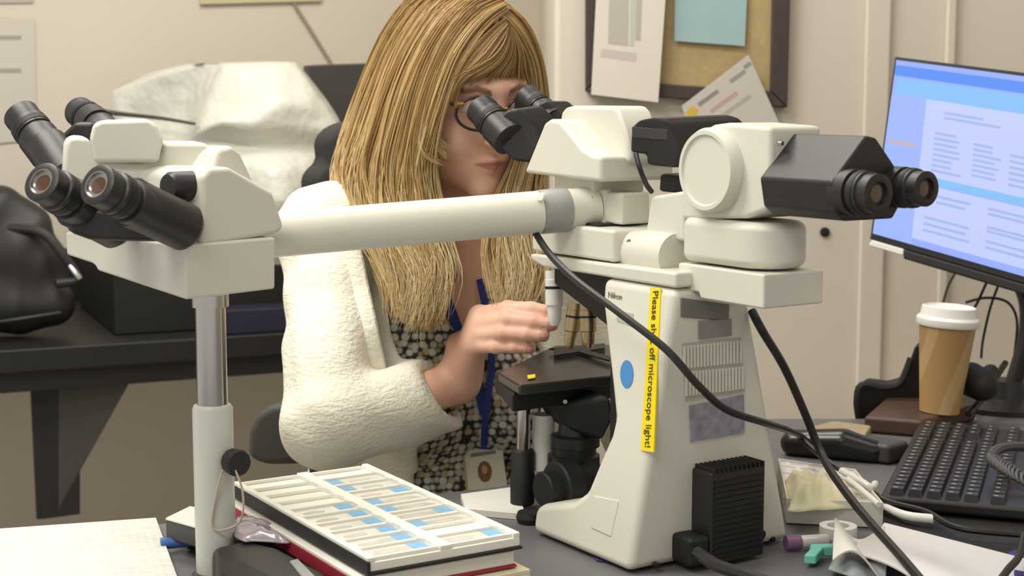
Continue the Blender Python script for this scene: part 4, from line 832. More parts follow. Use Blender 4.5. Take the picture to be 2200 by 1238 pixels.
# ================================================================== the woman at the microscope
def A(v): return np.array(list(v), np.float32)
FD = Vector((.50, -.866, 0)).normalized()                  # where she faces in plan
RD = Vector((FD.y, -FD.x, 0))                             # her right-hand side
HC = P(998, 196, 1.985)                                    # head centre
pt = math.radians(16); rl = math.radians(-3)
hf = (FD * math.cos(pt) - Z * math.sin(pt)).normalized(); hx = RD.copy(); hz = hx.cross(hf); hz = hz if hz.z > 0 else -hz
hx = (hx * math.cos(rl) + hz * math.sin(rl)).normalized(); hz = hf.cross(hx); hz = hz if hz.z > 0 else -hz
HM = np.array([list(hx), list(hf), list(hz)], np.float32); HCn = A(HC)
def toH(X): return (X - HCn) @ HM.T
def fromH(x, y, z): return HC + hx * x + hf * y + hz * z
NB = P(962, 490, 2.06); TF = Vector((.28, -.96, 0)).normalized(); TR = Vector((TF.y, -TF.x, 0))
NB0 = P(985, 490, 2.06)                                     # base of the neck
def sd_head(X):
    q = toH(X); s = q.copy(); s[..., 0] = np.abs(s[..., 0])
    d = sd_ell(q, (0, -.02, .032), (.075, .094, .084))
    d = smin(d, sd_ell(q, (0, .028, -.028), (.062, .062, .088)), .03)
    d = smin(d, sd_ell(q, (0, .04, -.083), (.043, .045, .036)), .025)
    d = smin(d, sd_ell(q, (0, .078, -.108), (.02, .016, .016)), .02)
    d = smin(d, sd_ell(s, (.042, .055, -.04), (.024, .026, .028)), .02)
    d = smin(d, sd_ell(s, (.05, .005, -.07), (.018, .04, .03)), .03)
    d = smin(d, sd_cap(s, (.0, .086, .026), (.038, .076, .028), .010, .008), .014)
    d = smax(d, -sd_ell(s, (.031, .098, .004), (.018, .014, .012)), .01)
    d = smin(d, sd_ell(s, (.031, .074, .003), (.0135, .0125, .0115)), .004)
    d = smin(d, sd_cap(q, (0, .086, .016), (0, .110, -.03), .008, .0105), .01)
    d = smin(d, sd_ell(s, (.0115, .098, -.036), (.008, .010, .007)), .008)
    d = smin(d, sd_cap(s, (0, .0915, -.064), (.021, .081, -.069), .0058, .003), .005)
    d = smin(d, sd_cap(s, (0, .0895, -.075), (.019, .080, -.071), .0068, .003), .005)
    d = smax(d, -sd_cap(s, (0, .099, -.0692), (.022, .086, -.0702), .0022, .0012), .003)
    d = smin(d, sd_ell(s, (.076, -.012, -.012), (.007, .018, .03)), .006)
    neck0 = A(fromH(0, -.03, -.06)); d = smin(d, sd_cap(X, neck0, A(NB + Vector((0, 0, -.02))), .052, .058), .03)
    return d
SH_R = P(706, 508, 1.985); EL_R = P(702, 915, 1.80); WR_R = P(986, 822, 1.915)
SH_L = NB - TR * .165 - Z * .035; EL_L = SH_L + TF * .06 - TR * .10 - Z * .25; WR_L = L(.205, .165, .085)
CH = NB - Z * .17; BE = NB - Z * .36 - TF * .03; HP = Vector((-.12, 2.14, .55))
AXB = np.array([list(TR), list(TF), [0, 0, 1]], np.float32)
def sd_torso(X, g=0.0):
    d = sd_ell(X, A(CH), (.158 + g, .098 + g, .19 + g), AXB)
    d = smin(d, sd_ell(X, A(BE), (.138 + g, .105 + g, .17 + g), AXB), .06)
    d = smin(d, sd_ell(X, A(HP + Z * .08), (.165 + g, .13 + g, .15 + g), AXB), .06)
    for s in (1, -1): d = smin(d, sd_ell(X, A(CH + TF * .082 + TR * .068 * s - Z * .055), (.06 + g, .052 + g, .06 + g), AXB), .035)
    d = smin(d, sd_cap(X, A(SH_R + RD * -.0), A(NB - Z * .015), .048 + g, .05 + g), .04)
    d = smin(d, sd_cap(X, A(SH_L), A(NB - Z * .015), .048 + g, .05 + g), .04)
    return d
def sd_arm(X, sh, el, wr, g=0.0, r=(.052, .041, .042, .026)):
    return smin(sd_cap(X, A(sh), A(el), r[0] + g, r[1] + g), sd_cap(X, A(el), A(wr), r[2] + g, r[3] + g), .012)
# right hand: joints traced from the photo, back of the hand to the camera
HJ = dict(
 index=[P(1030, 678, 1.872), P(1092, 664, 1.838), P(1142, 664, 1.822), P(1180, 670, 1.815)],
 middle=[P(1026, 698, 1.862), P(1092, 686, 1.826), P(1146, 692, 1.81), P(1186, 698, 1.803)],
 ring=[P(1022, 720, 1.858), P(1082, 714, 1.824), P(1132, 719, 1.808), P(1168, 722, 1.802)],
 pinky=[P(1016, 742, 1.858), P(1066, 744, 1.832), P(1106, 746, 1.818), P(1140, 749, 1.81)],
 thumb=[P(985, 742, 1.905), P(1040, 700, 1.895), P(1100, 678, 1.865), P(1168, 676, 1.838)])
HR = dict(index=(.0112, .0098, .0088, .0076), middle=(.0115, .010, .009, .0078), ring=(.011, .0094, .0084, .0073), pinky=(.0102, .0084, .0074, .0064), thumb=(.014, .0118, .0108, .009))
def sd_hand(X, J=HJ, W=None):
    W = W or WR_R; d = None
    for k_ in ('index', 'middle', 'ring', 'pinky'):
        e = sd_cap(X, A(W.lerp(J[k_][0], .25)), A(J[k_][0]), .0165, .0135); d = e if d is None else smin(d, e, .012)
    d = smin(d, sd_cap(X, A(W.lerp(J['thumb'][0], .35)), A(J['thumb'][0]), .0185, .0155), .016)
    for k_, v in J.items():
        r_ = HR[k_]; f_ = sd_chain(X, [A(p) for p in v], r_, .003); d = smin(d, f_, .0045)
        kn_ = v[1]; d = smin(d, np.sqrt(((X - A(kn_)) ** 2).sum(-1)) - r_[1] * 1.04, .003)
    d = smin(d, sd_cap(X, A(W), A(W.lerp(J['middle'][0], .3)), .0235, .021), .014)
    return d
PR = [  # forearm running up into the sleeve
 A(EL_R), A(WR_R)]
# skin: neck/head fine, hand fine, hidden body coarse, all in one mesh
def chestcap(X): return sd_torso(X, 0.0)
V1, Q1 = nets(lambda X: smin(sd_head(X), sd_torso(X), .03), A(HC) - np.array([.17, .17, .44]), A(HC) + np.array([.17, .17, .15]), .0029)
lo, hi = bb_([p for v in HJ.values() for p in v] + [WR_R, EL_R.lerp(WR_R, .6)], .04)
V2, Q2 = nets(lambda X: smin(sd_hand(X), sd_cap(X, A(EL_R), A(WR_R), .036, .0245), .015), lo, hi, .0022)
KN_R = HP + TF * .40 + TR * .10 - Z * .03; KN_L = HP + TF * .40 - TR * .10 - Z * .03
HJL = {}
for j, k_ in enumerate(('pinky', 'ring', 'middle', 'index')):      # left hand closed round the far focus knob
    dz = .019 * (j - 1.5); b0 = L(.155, .125, .07 + dz * .9)
    HJL[k_] = [b0, b0 - Fv_ * .034 - R * .004, b0 - Fv_ * .046 - R * .026 - Z * .004, b0 - Fv_ * .036 - R * .042 - Z * .006]
HJL['thumb'] = [L(.178, .145, .105), L(.155, .15, .108), L(.132, .142, .096), L(.118, .128, .086)]
def sd_rest(X):
    d = smin(sd_torso(X), sd_arm(X, SH_R, EL_R, EL_R.lerp(WR_R, .7)), .03)
    d = smin(d, sd_arm(X, SH_L, EL_L, WR_L), .03)
    for kn, s in ((KN_R, 1), (KN_L, -1)):
        d = smin(d, sd_cap(X, A(HP + RD * .085 * s), A(kn), .078, .055), .04)
        d = smin(d, sd_cap(X, A(kn), A(Vector((kn.x, kn.y, .1)) - FD * .05), .055, .035), .02)
        d = smin(d, sd_cap(X, A(Vector((kn.x, kn.y, .045)) - FD * .06), A(Vector((kn.x, kn.y, .035)) + FD * .12), .04, .03), .02)
    return d
lo, hi = bb_([SH_R, SH_L, EL_R, EL_L, WR_L, HP, KN_R, KN_L, Vector((KN_R.x, KN_R.y, 0.05)), NB], .17)
V3, Q3 = nets(sd_rest, lo, hi, .009)
lo, hi = bb_([p for v in HJL.values() for p in v] + [WR_L], .04)
V4, Q4 = nets(lambda X: sd_hand(X, HJL, WR_L), lo, hi, .003)
Vb = np.concatenate([V1, V2, V3, V4]); Qb = np.concatenate([Q1, Q2 + len(V1), Q3 + len(V1) + len(V2), Q4 + len(V1) + len(V2) + len(V3)])
M_SKIN = mat('skin', (238, 192, 168), .5, rgb2=(230, 178, 152), nscale=26, bump=.05, bscale=260)
M_SKIN.node_tree.nodes['Principled BSDF'].inputs['Subsurface Weight'].default_value = .12
M_SKIN.node_tree.nodes['Principled BSDF'].inputs['Subsurface Radius'].default_value = (.01, .004, .002)
M_LIP = mat('lips', (150, 72, 78), .4); M_TROU = mat('trousers', (40, 40, 46), .8); M_BROWH = mat('eyebrow', (120, 92, 60), .8); M_NAIL = mat('nail', (214, 154, 138), .25)
M_EYEW = mat('eye_white', (220, 214, 206), .2); M_IRIS = mat('iris', (70, 78, 74), .2)
fc = Vb[Qb].mean(1); h_ = toH(fc.astype(np.float32)); mids = np.zeros(len(Qb), np.int32)
axx = np.abs(h_[:, 0])
eye = (np.sqrt(((axx - .031) / .012) ** 2 + ((h_[:, 2] - .003) / .0052) ** 2) < 1) & (h_[:, 1] > .07); mids[eye] = 5
iris = eye & (np.sqrt((axx - .031) ** 2 + (h_[:, 2] - .003) ** 2) < .0055); mids[iris] = 6
for k_ in ('index', 'middle', 'ring', 'pinky'):
    tip = A(HJ[k_][3]); dirv = A((HJ[k_][3] - HJ[k_][2]).normalized()); rel = fc - tip
    al = rel @ dirv; perp = rel - al[:, None] * dirv; nm = (al > -.004) & (al < .008) & (perp[:, 1] < -HR[k_][3] * .45) & (np.linalg.norm(rel, axis=1) < .012); mids[nm] = 4
mids[(fc[:, 2] < .72) & (np.arange(len(Qb)) >= len(Q1) + len(Q2)) & (fc[:, 2] < .66)] = 2
person = mk_np('person', Vb, Qb, [M_SKIN, M_LIP, M_TROU, M_BROWH, M_NAIL, M_EYEW, M_IRIS], None, mids)
hv = toH(Vb.astype(np.float32)); av = np.abs(hv[:, 0])
def ss(x): x = np.clip(x, 0, 1); return x * x * (3 - 2 * x)
lipa = .85 * ss(((.0088 - av * .32) - np.abs(hv[:, 2] + .0698)) / .0035 + .2) * (av < .024) * (hv[:, 1] > .07)
brwa = ss((.0045 - np.abs(hv[:, 2] - .029 + np.abs(av - .030) * .3)) / .003 + .3) * (av > .012) * (av < .05) * (hv[:, 1] > .06)
for nm_, arr in (('lip', lipa), ('brow', brwa)):
    at_ = person.data.attributes.new(nm_, 'FLOAT', 'POINT'); at_.data.foreach_set('value', arr.astype(np.float32))
nt = M_SKIN.node_tree; b_ = nt.nodes['Principled BSDF']; src = b_.inputs['Base Color'].links[0].from_socket
for nm_, c_ in (('lip', (176, 98, 98)), ('brow', (142, 108, 80))):
    at_ = nt.nodes.new('ShaderNodeAttribute'); at_.attribute_name = nm_; mx = nt.nodes.new('ShaderNodeMix'); mx.data_type = 'RGBA'; nt.links.new(at_.outputs['Fac'], mx.inputs[0]); nt.links.new(src, mx.inputs[6]); mx.inputs[7].default_value = (*lin(c_), 1); src = mx.outputs[2]
nt.links.new(src, b_.inputs['Base Color'])
tag(person, 'woman with long blonde hair and white cardigan leaning into the microscope eyepieces', 'person')
# ---------- patterned top
M_TOP = mat('patterned_knit', (60, 60, 58), .85); nt = M_TOP.node_tree; b_ = nt.nodes['Principled BSDF']
tc = nt.nodes.new('ShaderNodeTexCoord'); vo = nt.nodes.new('ShaderNodeTexVoronoi'); vo.inputs['Scale'].default_value = 104; vo.inputs['Randomness'].default_value = .45
mp2 = nt.nodes.new('ShaderNodeMapping'); mp2.inputs['Rotation'].default_value = (0, 0, math.radians(-30)); nt.links.new(tc.outputs['Object'], mp2.inputs[0]); nt.links.new(mp2.outputs[0], vo.inputs['Vector'])
cr = nt.nodes.new('ShaderNodeValToRGB'); e = cr.color_ramp.elements; e[0].position = .40; e[0].color = (*lin((200, 197, 186)), 1); e[1].position = .66; e[1].color = (*lin((42, 44, 42)), 1)
nt.links.new(vo.outputs['Distance'], cr.inputs[0])
mx = nt.nodes.new('ShaderNodeMix'); mx.data_type = 'RGBA'; mx.blend_type = 'MULTIPLY'; hs_ = nt.nodes.new('ShaderNodeValToRGB'); hs_.color_ramp.interpolation = 'CONSTANT'
hs_.color_ramp.elements[0].color = (1, 1, 1, 1); hs_.color_ramp.elements[1].position = .6; hs_.color_ramp.elements[1].color = (.82, .8, .75, 1); el_ = hs_.color_ramp.elements.new(.85); el_.color = (.78, .64, .42, 1)
sp = nt.nodes.new('ShaderNodeSeparateColor'); nt.links.new(vo.outputs['Color'], sp.inputs[0]); nt.links.new(sp.outputs[0], hs_.inputs[0])
mx.inputs[0].default_value = 1; nt.links.new(cr.outputs[0], mx.inputs[6]); nt.links.new(hs_.outputs[0], mx.inputs[7]); nt.links.new(mx.outputs[2], b_.inputs['Base Color'])
bmp = nt.nodes.new('ShaderNodeBump'); bmp.inputs['Strength'].default_value = .4; bmp.inputs['Distance'].default_value = .002; bmp.invert = True; nt.links.new(vo.outputs['Distance'], bmp.inputs['Height']); nt.links.new(bmp.outputs[0], b_.inputs['Normal'])
def sd_top(X):
    d = sd_torso(X, .010)
    q = (X - A(NB)) @ AXB.T
    # V neckline cut
    cut = np.abs(q[..., 0] - .004) * .95 - np.clip(q[..., 2] + .148, -.1, .4) * .5; vn_ = np.maximum(cut, -q[..., 1] + .0)
    d = smax(d, -vn_, .006)
    d = np.maximum(d, q[..., 2] + .035 + .25 * np.maximum(.07 - np.abs(q[..., 0]), 0))
    return np.maximum(d, A(HP)[2] - .06 - X[..., 2])
lo, hi = bb_([SH_R, SH_L, HP - Z * .08, NB, CH + FD * .2], .14)
Vt, Qt = nets(sd_top, lo, hi, .0055); mk_np('patterned_top', Vt, Qt, M_TOP, person)
# ---------- white cardigan
M_CARD = mat('cardigan_knit', (232, 228, 212), .9); nt = M_CARD.node_tree; b_ = nt.nodes['Principled BSDF']
tc = nt.nodes.new('ShaderNodeTexCoord'); mp3 = nt.nodes.new('ShaderNodeMapping'); mp3.inputs['Rotation'].default_value = (math.radians(25), math.radians(40), 0); mp3.inputs['Scale'].default_value = (1, 1, 3.2); nt.links.new(tc.outputs['Object'], mp3.inputs[0])
wv = nt.nodes.new('ShaderNodeTexNoise'); wv.inputs['Scale'].default_value = 60; wv.inputs['Detail'].default_value = 4; wv.inputs['Distortion'].default_value = .6; nt.links.new(mp3.outputs[0], wv.inputs[0])
ns = nt.nodes.new('ShaderNodeTexNoise'); ns.inputs['Scale'].default_value = 220; nt.links.new(tc.outputs['Object'], ns.inputs[0])
ad = nt.nodes.new('ShaderNodeMath'); ad.operation = 'MULTIPLY_ADD'; ad.inputs[2].default_value = .0; ad.inputs[1].default_value = 1.6; nt.links.new(wv.outputs[0], ad.inputs[0]); nt.links.new(ns.outputs[0], ad.inputs[2])
bmp = nt.nodes.new('ShaderNodeBump'); bmp.inputs['Strength'].default_value = .5; bmp.inputs['Distance'].default_value = .003; nt.links.new(ad.outputs[0], bmp.inputs['Height']); nt.links.new(bmp.outputs[0], b_.inputs['Normal'])
CUF = EL_R.lerp(WR_R, .86) - Z * .006; cdir = A(((WR_R - EL_R).normalized() * .85 + Vector((.12, -.62, .28))).normalized())
def wr_noise(X): return .0028 * np.sin(X[..., 2] * 70 + X[..., 0] * 40 + np.sin(X[..., 1] * 50)) * np.sin(X[..., 0] * 55 - X[..., 1] * 35 + X[..., 2] * 18)
def sd_card(X):
    arm = smin(sd_chain(X, [A(SH_R), A(SH_R.lerp(EL_R, .5)), A(EL_R)], (.056, .054, .052)), sd_chain(X, [A(EL_R), A(EL_R.lerp(WR_R, .5) - Z * .006), A(WR_R - Z * .008)], (.052, .053, .047)), .018)
    ct = (X - A(CUF)) @ cdir; arm = smax(arm, ct, .006)
    arm = smax(arm, -np.maximum(sd_cap(X, A(EL_R.lerp(WR_R, .5) - Z * .006), A(WR_R + (WR_R - EL_R) * .3 - Z * .010), .032, .032), -.03 - ct), .004)
    armL = smin(sd_cap(X, A(SH_L), A(EL_L), .064, .056), sd_cap(X, A(EL_L), A(WR_L), .055, .042), .018)
    ctl = (X - A(EL_L.lerp(WR_L, .9))) @ A((WR_L - EL_L).normalized()); armL = smax(armL, ctl, .006)
    t = sd_torso(X, .022); q = (X - A(NB)) @ AXB.T
    op = np.maximum(np.abs(q[..., 0] + .004) - (.116 - .15 * np.clip(-q[..., 2] - .02, 0, .3)), -q[..., 1] + .0)   # open front
    t = smax(t, -op, .008); neck = np.maximum(np.sqrt(q[..., 0] ** 2 + (q[..., 1]) ** 2) - .082, -q[..., 2] - .09); t = smax(t, -neck, .008)
    d = smin(smin(t, arm, .022), armL, .022)
    d = np.maximum(d, A(HP)[2] - .05 - X[..., 2])
    return d + wr_noise(X)
lo, hi = bb_([SH_R, SH_L, EL_R, EL_L, WR_R, WR_L, HP - Z * .06, NB], .12)
Vt, Qt = nets(sd_card, lo, hi, .005); mk_np('cardigan', Vt, Qt, M_CARD, person)
# lapel band of the cardigan along its open edge, and cuff
def oncard(px, py, off):
    d_ = ray(px, py); d_ = d_ / d_.length; t = 1.55
    for _ in range(80):
        e_ = float(sd_card(A(CAM + d_ * t)[None])[0]); t += max(e_ * .8, .0004)
        if e_ < .0008 or t > 2.4: break
    return CAM + d_ * (t - off)
lap = [oncard(*q, .001) for q in [(748, 510), (758, 560), (770, 620), (783, 680), (792, 725)]]
lap += [P(804, 780, lap[-1].y + .004), P(814, 835, lap[-1].y + .012)]
tube('lapel', lap, .0135, M_CARD, person, n=12, steps=24, ax=.5, upv=(0, 1, 0))
# wristband
wd_ = (HJ['middle'][0] - WR_R).normalized(); wc = WR_R + wd_ * .004
xw, yw, _ = basis(WR_R - EL_R)
tube('wristband', [wc - (WR_R - EL_R).normalized() * .006 + xw * (.0265 * math.cos(t)) + yw * (.0265 * math.sin(t)) for t in np.linspace(0, 2 * math.pi, 33)], .0022, mat('band_tan', (206, 170, 140), .6), person, n=6)
# ---------- hair
M_HAIR = mat('hair_blonde', (196, 160, 98), .48); nt = M_HAIR.node_tree; b_ = nt.nodes['Principled BSDF']
at = nt.nodes.new('ShaderNodeAttribute'); at.attribute_name = 'tone'; cr = nt.nodes.new('ShaderNodeValToRGB'); e = cr.color_ramp.elements
e[0].color = (*lin((118, 90, 56)), 1); e[1].color = (*lin((232, 218, 178)), 1); k1 = e.new(.4); k1.color = (*lin((178, 143, 90)), 1); k2 = e.new(.7); k2.color = (*lin((206, 179, 126)), 1)
nt.links.new(at.outputs['Fac'], cr.inputs[0]); nt.links.new(cr.outputs[0], b_.inputs['Base Color'])
GL = [
 [(1000, -25, 2.01), (900, -8, 2.03), (832, 70, 2.05), (788, 170, 2.06), (755, 270, 2.05), (738, 345, 2.03), (742, 400, 2.00), (788, 480, 1.955), (836, 560, 1.92), (872, 640, 1.895)],
 [(1025, -25, 1.985), (935, 0, 1.98), (868, 88, 1.985), (826, 190, 1.985), (795, 290, 1.98), (776, 360, 1.97), (788, 430, 1.95), (826, 510, 1.915), (864, 590, 1.89), (884, 668, 1.872)],
 [(1048, -18, 1.965), (968, 12, 1.935), (905, 100, 1.925), (862, 200, 1.925), (836, 300, 1.925), (826, 370, 1.925), (835, 440, 1.915), (858, 520, 1.89), (888, 600, 1.872), (886, 690, 1.858)],
 [(1068, -5, 1.945), (1005, 20, 1.905), (945, 100, 1.895), (905, 200, 1.895), (884, 300, 1.90), (878, 370, 1.905), (884, 440, 1.905), (898, 520, 1.885), (925, 600, 1.866), (905, 690, 1.852)],
 [(1084, 18, 1.925), (1040, 48, 1.896), (985, 118, 1.886), (950, 205, 1.888), (926, 290, 1.895), (912, 360, 1.905), (920, 440, 1.905), (932, 520, 1.886), (944, 590, 1.868), (925, 668, 1.855)]]
GR = [
 [(1084, 12, 1.94), (1122, 50, 1.955), (1148, 115, 1.975), (1160, 190, 1.99), (1162, 260, 1.995), (1158, 340, 1.985), (1148, 420, 1.955), (1150, 520, 1.905), (1168, 585, 1.88), (1140, 650, 1.86)],
 [(1082, 40, 1.918), (1112, 72, 1.925), (1136, 125, 1.945), (1146, 185, 1.96), (1146, 260, 1.965), (1132, 340, 1.96), (1108, 420, 1.935), (1104, 520, 1.895), (1114, 590, 1.875), (1106, 655, 1.858)],
 [(1080, 44, 1.916), (1108, 80, 1.922), (1130, 130, 1.94), (1138, 185, 1.955), (1136, 260, 1.962), (1118, 340, 1.957), (1088, 420, 1.93), (1068, 520, 1.892), (1074, 590, 1.873), (1078, 650, 1.857)]]
GF = [  # roots combed over the forehead
 [(1086, 40, 1.908), (1055, 62, 1.894), (1010, 108, 1.884), (985, 150, 1.882), (968, 200, 1.886), (952, 250, 1.891)],
 [(1088, 58, 1.902), (1066, 80, 1.893), (1035, 118, 1.886), (1006, 146, 1.884), (985, 170, 1.884), (968, 215, 1.887)],
 [(1092, 64, 1.902), (1088, 92, 1.897), (1066, 126, 1.892), (1028, 150, 1.886), (996, 162, 1.884), (975, 180, 1.884)],
 [(1096, 60, 1.905), (1112, 90, 1.908), (1122, 122, 1.918), (1126, 146, 1.926), (1132, 165, 1.935), (1138, 190, 1.944)]]
def gset(G, n): return np.array([[list(v) for v in spline([P(*q) for q in g], n)] for g in G])
def strands(G, count, n, rad, spread, wave, seed, tone0=.5, fray=.07):
    rnd = np.random.RandomState(seed); GS = gset(G, n); K = len(GS); s = np.linspace(0, 1, n)
    g = rnd.rand(count) * (K - 1); a = g.astype(int); f_ = (g - a)[:, None, None]
    base = GS[a] * (1 - f_) + GS[np.minimum(a + 1, K - 1)] * f_
    lock = rnd.randint(0, max(count // 14, 1), count); lo_ = rnd.randn(count, 3) * spread; ll_ = rnd.randn(count // 14 + 1, 3) * spread * 1.3
    order = np.argsort(g); lk = np.empty(count, int); lk[order] = np.arange(count) // 14; off = lo_ * .55 + ll_[lk]
    path = base + off[:, None, :] * (.35 + .65 * s[None, :, None]); path[..., 1] -= rnd.rand(count)[:, None] * .010
    php = rnd.rand(count // 14 + 1, 2)[lk] * 6.28 + rnd.randn(count, 2) * .35; fr = rnd.uniform(6, 12, count // 14 + 1)[lk][:, None]
    wv_ = wave * np.clip(s - .3, 0, 1)[None]
    path[..., 0] += wv_ * np.sin(s[None] * fr + php[:, :1]); path[..., 1] += wv_ * .6 * np.cos(s[None] * fr + php[:, 1:])
    # shorten strands by resampling
    cutl = 1 - np.abs(rnd.randn(count)) * fray; xi = np.clip(cutl, .5, 1)[:, None] * (n - 1) * s[None]; i0 = np.minimum(xi.astype(int), n - 2); ft = (xi - i0)[..., None]
    ar = np.arange(count)[:, None]; path = path[ar, i0] * (1 - ft) + path[ar, i0 + 1] * ft
    t = np.gradient(path, axis=1); t /= np.linalg.norm(t, axis=2, keepdims=True) + 1e-9
    x = np.cross(t, np.array([.3, 1, .1])); x /= np.linalg.norm(x, axis=2, keepdims=True) + 1e-9; y = np.cross(t, x)
    prof_ = np.clip(np.minimum(np.linspace(.7, 1.6, n), np.linspace(3.2, .2, n)), .2, 1); r_ = (rad * rnd.uniform(.6, 1.5, count))[:, None] * prof_[None]
    Vv = np.stack([path + (x * math.cos(q) + y * math.sin(q)) * r_[..., None] for q in (0, 2.094, 4.189)], 2)      # count, n, 3, 3
    base_i = (np.arange(count) * n * 3)[:, None, None] + (np.arange(n - 1) * 3)[None, :, None]; k_ = np.arange(3)[None, None]; k2 = (k_ + 1) % 3
    Q = np.stack([base_i + k_, base_i + k2, base_i + 3 + k2, base_i + 3 + k_], -1).reshape(-1, 4)
    tl2 = rnd.randn(count // 14 + 1)[lk] * .11; tt = np.clip(tone0 + tl2 + rnd.randn(count) * .06, 0, 1)
    tone_ = np.clip(tt[:, None, None] + (.34 * s - .12)[None, :, None], 0, 1) * np.ones((1, 1, 3))
    return Vv.reshape(-1, 3), Q, tone_.ravel()
Vh, Fh, Th = [], [], []; o_ = 0
for args in ((GL, 8000, 22, .0008, .006, .019, 1, .49, .13), (GR, 2200, 22, .0008, .005, .013, 2, .52, .12), (GF, 2000, 14, .00065, .0022, .0, 3, .26, .3)):
    v, f2, t = strands(*args); Vh.append(v); Fh.append(f2 + o_); Th.append(t); o_ += len(v)
# a few loose wisps round the face
for wsp in ([(920, 200, 1.885), (912, 260, 1.885), (925, 305, 1.885), (958, 336, 1.884)], [(905, 220, 1.89), (900, 280, 1.885), (912, 330, 1.882), (945, 352, 1.884)], [(760, 300, 2.0), (738, 350, 2.0), (735, 390, 1.99), (760, 400, 1.98)], [(935, 210, 1.884), (930, 262, 1.884), (940, 300, 1.884), (962, 318, 1.885)]):
    for j in range(16):
        jit = np.random.randn(3) * .0022; path = spline([P(*q) + Vector(jit) for q in wsp], 14); v, f2 = tube_vf([tuple(q) for q in path], list(np.linspace(.0015, .0006, 14)), 3); Vh.append(np.array([list(q) for q in v])); Fh.append(np.array([q for q in f2 if len(q) == 4]) + o_); Th.append(np.full(len(v), .5 + .2 * random.random())); o_ += len(v)
Vh = np.concatenate(Vh); Fh = np.concatenate(Fh); Th = np.concatenate(Th)
# solid hair mass under the strands
gl = gset(GL, 9); gr = gset(GR, 9)
def sd_hair(X):
    q = toH(X)
    d = sd_ell(q, (0, -.026, .034), (.078, .092, .083))
    d = np.maximum(d, np.maximum(-(-.012 + (q[..., 2] < .075) * 0 + .0 - q[..., 1] + .02) * -1 * 0 - 1, np.minimum(q[..., 1] - .045 - .0, .078 - q[..., 2]) * 1.0))
    for g in (gl[0], gl[1], gl[2], gl[3]):
        d = smin(d, sd_chain(X, [p + np.array([0.012, .028, 0]) for p in g[2:]], (.012, .022, .026, .026, .026, .022, .012)), .015)
    for g in (gr[0],):
        d = smin(d, sd_chain(X, [p + np.array([-.012, .022, 0]) for p in g[2:]], (.012, .016, .018, .018, .018, .016, .01)), .012)
    back = [A(fromH(.02, -.07, .0)), A(fromH(.02, -.085, -.1)), A(NB0 - FD * .08 - Z * .06)]
    d = smin(d, sd_chain(X, back, (.045, .05, .035)), .03)
    face = np.maximum(np.abs(q[..., 0] + .004) - .058, np.maximum(.03 - q[..., 1], q[..., 2] - .072)); d = np.maximum(d, -face)
    return d
lo, hi = bb_([Vector(p) for p in np.concatenate([gl.reshape(-1, 3), gr.reshape(-1, 3)])], .06)
Vs, Qs = nets(sd_hair, lo, hi, .005)
o_ = len(Vh); Qall = np.concatenate([np.array(Fh), Qs + o_]); Vall = np.concatenate([Vh, Vs])
hair = mk_np('hair', Vall, Qall, M_HAIR, person)
tone = np.concatenate([np.array(Th), np.full(len(Vs), .14)]).astype(np.float32)
atr = hair.data.attributes.new('tone', 'FLOAT', 'POINT')
if len(atr.data) == len(tone): atr.data.foreach_set('value', tone)
# ---------- glasses
gls = thing('eyeglasses', fromH(0, .1, .0), 'dark-rimmed eyeglasses worn by the woman behind the eyepieces', 'glasses')
M_RIM = mat('glasses_rim', (52, 40, 44), .3); M_GOLDB = mat('glasses_gold', (190, 160, 100), .25, .8)
for s in (1, -1):
    ring = [fromH(s * .033 + .027 * math.cos(t), .103 - .010 * abs(math.cos(t)) * (1 if s * math.cos(t) > 0 else 0), .002 + .021 * math.sin(t)) for t in np.linspace(0, 2 * math.pi, 33)]
    tube('rim', ring, .0019, M_RIM, gls, n=8)
    prism('lens', [v for v in ring[:-1]], hf * .0012, mat('spectacle_glass', (250, 250, 250), .02, trans=1.0), gls, smooth=False)
    tube('temple', [fromH(s * .060, .096, .012), fromH(s * .074, .06, .012), fromH(s * .08, -.01, .008)], .0024, M_RIM, gls, n=8, steps=10)
    turn('hinge', fromH(s * .058, .098, .014), hx * s, [(-.004, .0035), (.006, .004)], M_GOLDB, gls, n=10)
tube('bridge', [fromH(.007, .106, .006), fromH(0, .109, .009), fromH(-.007, .106, .006)], .0018, M_GOLDB, gls, n=8, steps=8)
# ---------- lanyard with badge
def onbody(px, py, off=.004, Ymin=1.6):
    d_ = ray(px, py); d_ = d_ / d_.length; t = Ymin
    for _ in range(60):
        X = A(CAM + d_ * t)[None]; e_ = float(np.minimum(sd_top(X), sd_torso(X) - .002)[0]); t += max(e_, .0004)
        if e_ < .0006 or t > 2.4: break
    return CAM + d_ * (t - off)

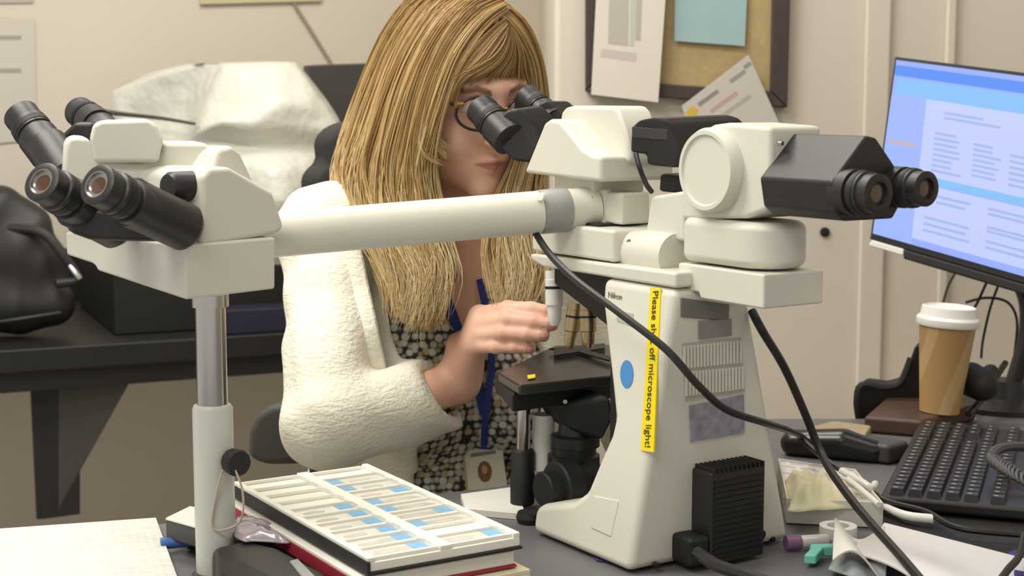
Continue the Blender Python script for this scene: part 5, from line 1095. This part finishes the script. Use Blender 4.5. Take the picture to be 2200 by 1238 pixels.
lan = thing('badge_lanyard', P(1040, 1000, 1.86), 'blue lanyard with a photo badge hanging from the woman\'s neck', 'badge')
M_LAN = mat('lanyard_blue', (40, 54, 128), .7)
def strap(pts, wd, nm='strap'):
    path = spline([onbody(*q) for q in pts], 20); V = []; Fc = []
    for k_, p_ in enumerate(path):
        d_ = Vector(path[min(k_ + 1, 19)]) - Vector(path[max(k_ - 1, 0)]); sd_ = d_.cross(Vector((0, 1, .0))).normalized() * wd / 2
        V += [Vector(p_) - sd_, Vector(p_) + sd_, Vector(p_) + sd_ + Vector((0, .0014, 0)), Vector(p_) - sd_ + Vector((0, .0014, 0))]
    for k_ in range(19): Fc += [(k_ * 4 + i, k_ * 4 + (i + 1) % 4, k_ * 4 + 4 + (i + 1) % 4, k_ * 4 + 4 + i) for i in range(4)]
    Fc += [(3, 2, 1, 0), (76, 77, 78, 79)]; mk(nm, V, Fc, M_LAN, lan, smooth=False)
strap([(950, 605), (962, 650), (980, 700), (1004, 760), (1028, 830), (1042, 890)], .014)
strap([(1030, 600), (1050, 700), (1056, 780), (1050, 840), (1044, 890)], .009)
strap([(1044, 860), (1042, 910), (1040, 958)], .009, 'drop')
ob0 = onbody(1040, 1000, .012); yb_ = ob0.y
q = [P(992, 962, yb_), P(1078, 950, yb_ - .001), P(1090, 1045, yb_), P(1002, 1062, yb_ + .001)]
cd_ = prism('badge_card', q, (0, .002, 0), mat('badge_white', (206, 200, 182), .3, coat=.6), lan, bevel=.0008)
def bq_(s, t, off): a = q[0] * (1 - s) + q[1] * s; b = q[3] * (1 - s) + q[2] * s; return a * (1 - t) + b * t + Vector((0, -off, 0))
def brect(nm, s0, t0, s1, t1, off, m): return prism(nm, [bq_(s0, t0, off), bq_(s1, t0, off), bq_(s1, t1, off), bq_(s0, t1, off)], (0, .0004, 0), m, cd_, smooth=False)
M_BG = mat('badge_gold', (176, 152, 100), .5)
brect('edge', 0, 0, .05, 1, .0006, M_BG); brect('edge', 0, 0, 1, .05, .0006, M_BG)
brect('name_print', .2, .16, .82, .23, .0006, M_INK2)
pts_ = [(.5 + .17 * math.cos(t), .58 + (.24 if math.sin(t) > 0 else .22) * math.sin(t)) for t in np.linspace(0, 2 * math.pi, 19)[:-1]]
prism('portrait_hair', [bq_(s, t, .0007) for s, t in pts_], (0, .0004, 0), mat('portrait_brown', (122, 84, 48), .6), cd_, smooth=False)
prism('portrait_face', [bq_(.5 + .07 * math.cos(t), .54 + .1 * math.sin(t), .001) for t in np.linspace(0, 2 * math.pi, 15)[:-1]], (0, .0003, 0), mat('portrait_skin', (196, 140, 108), .6), cd_, smooth=False)
turn('clip', P(1040, 955, yb_ - .002), (0, 0, 1), [(-.006, .004), (.006, .004)], M_LAN, lan, n=10)
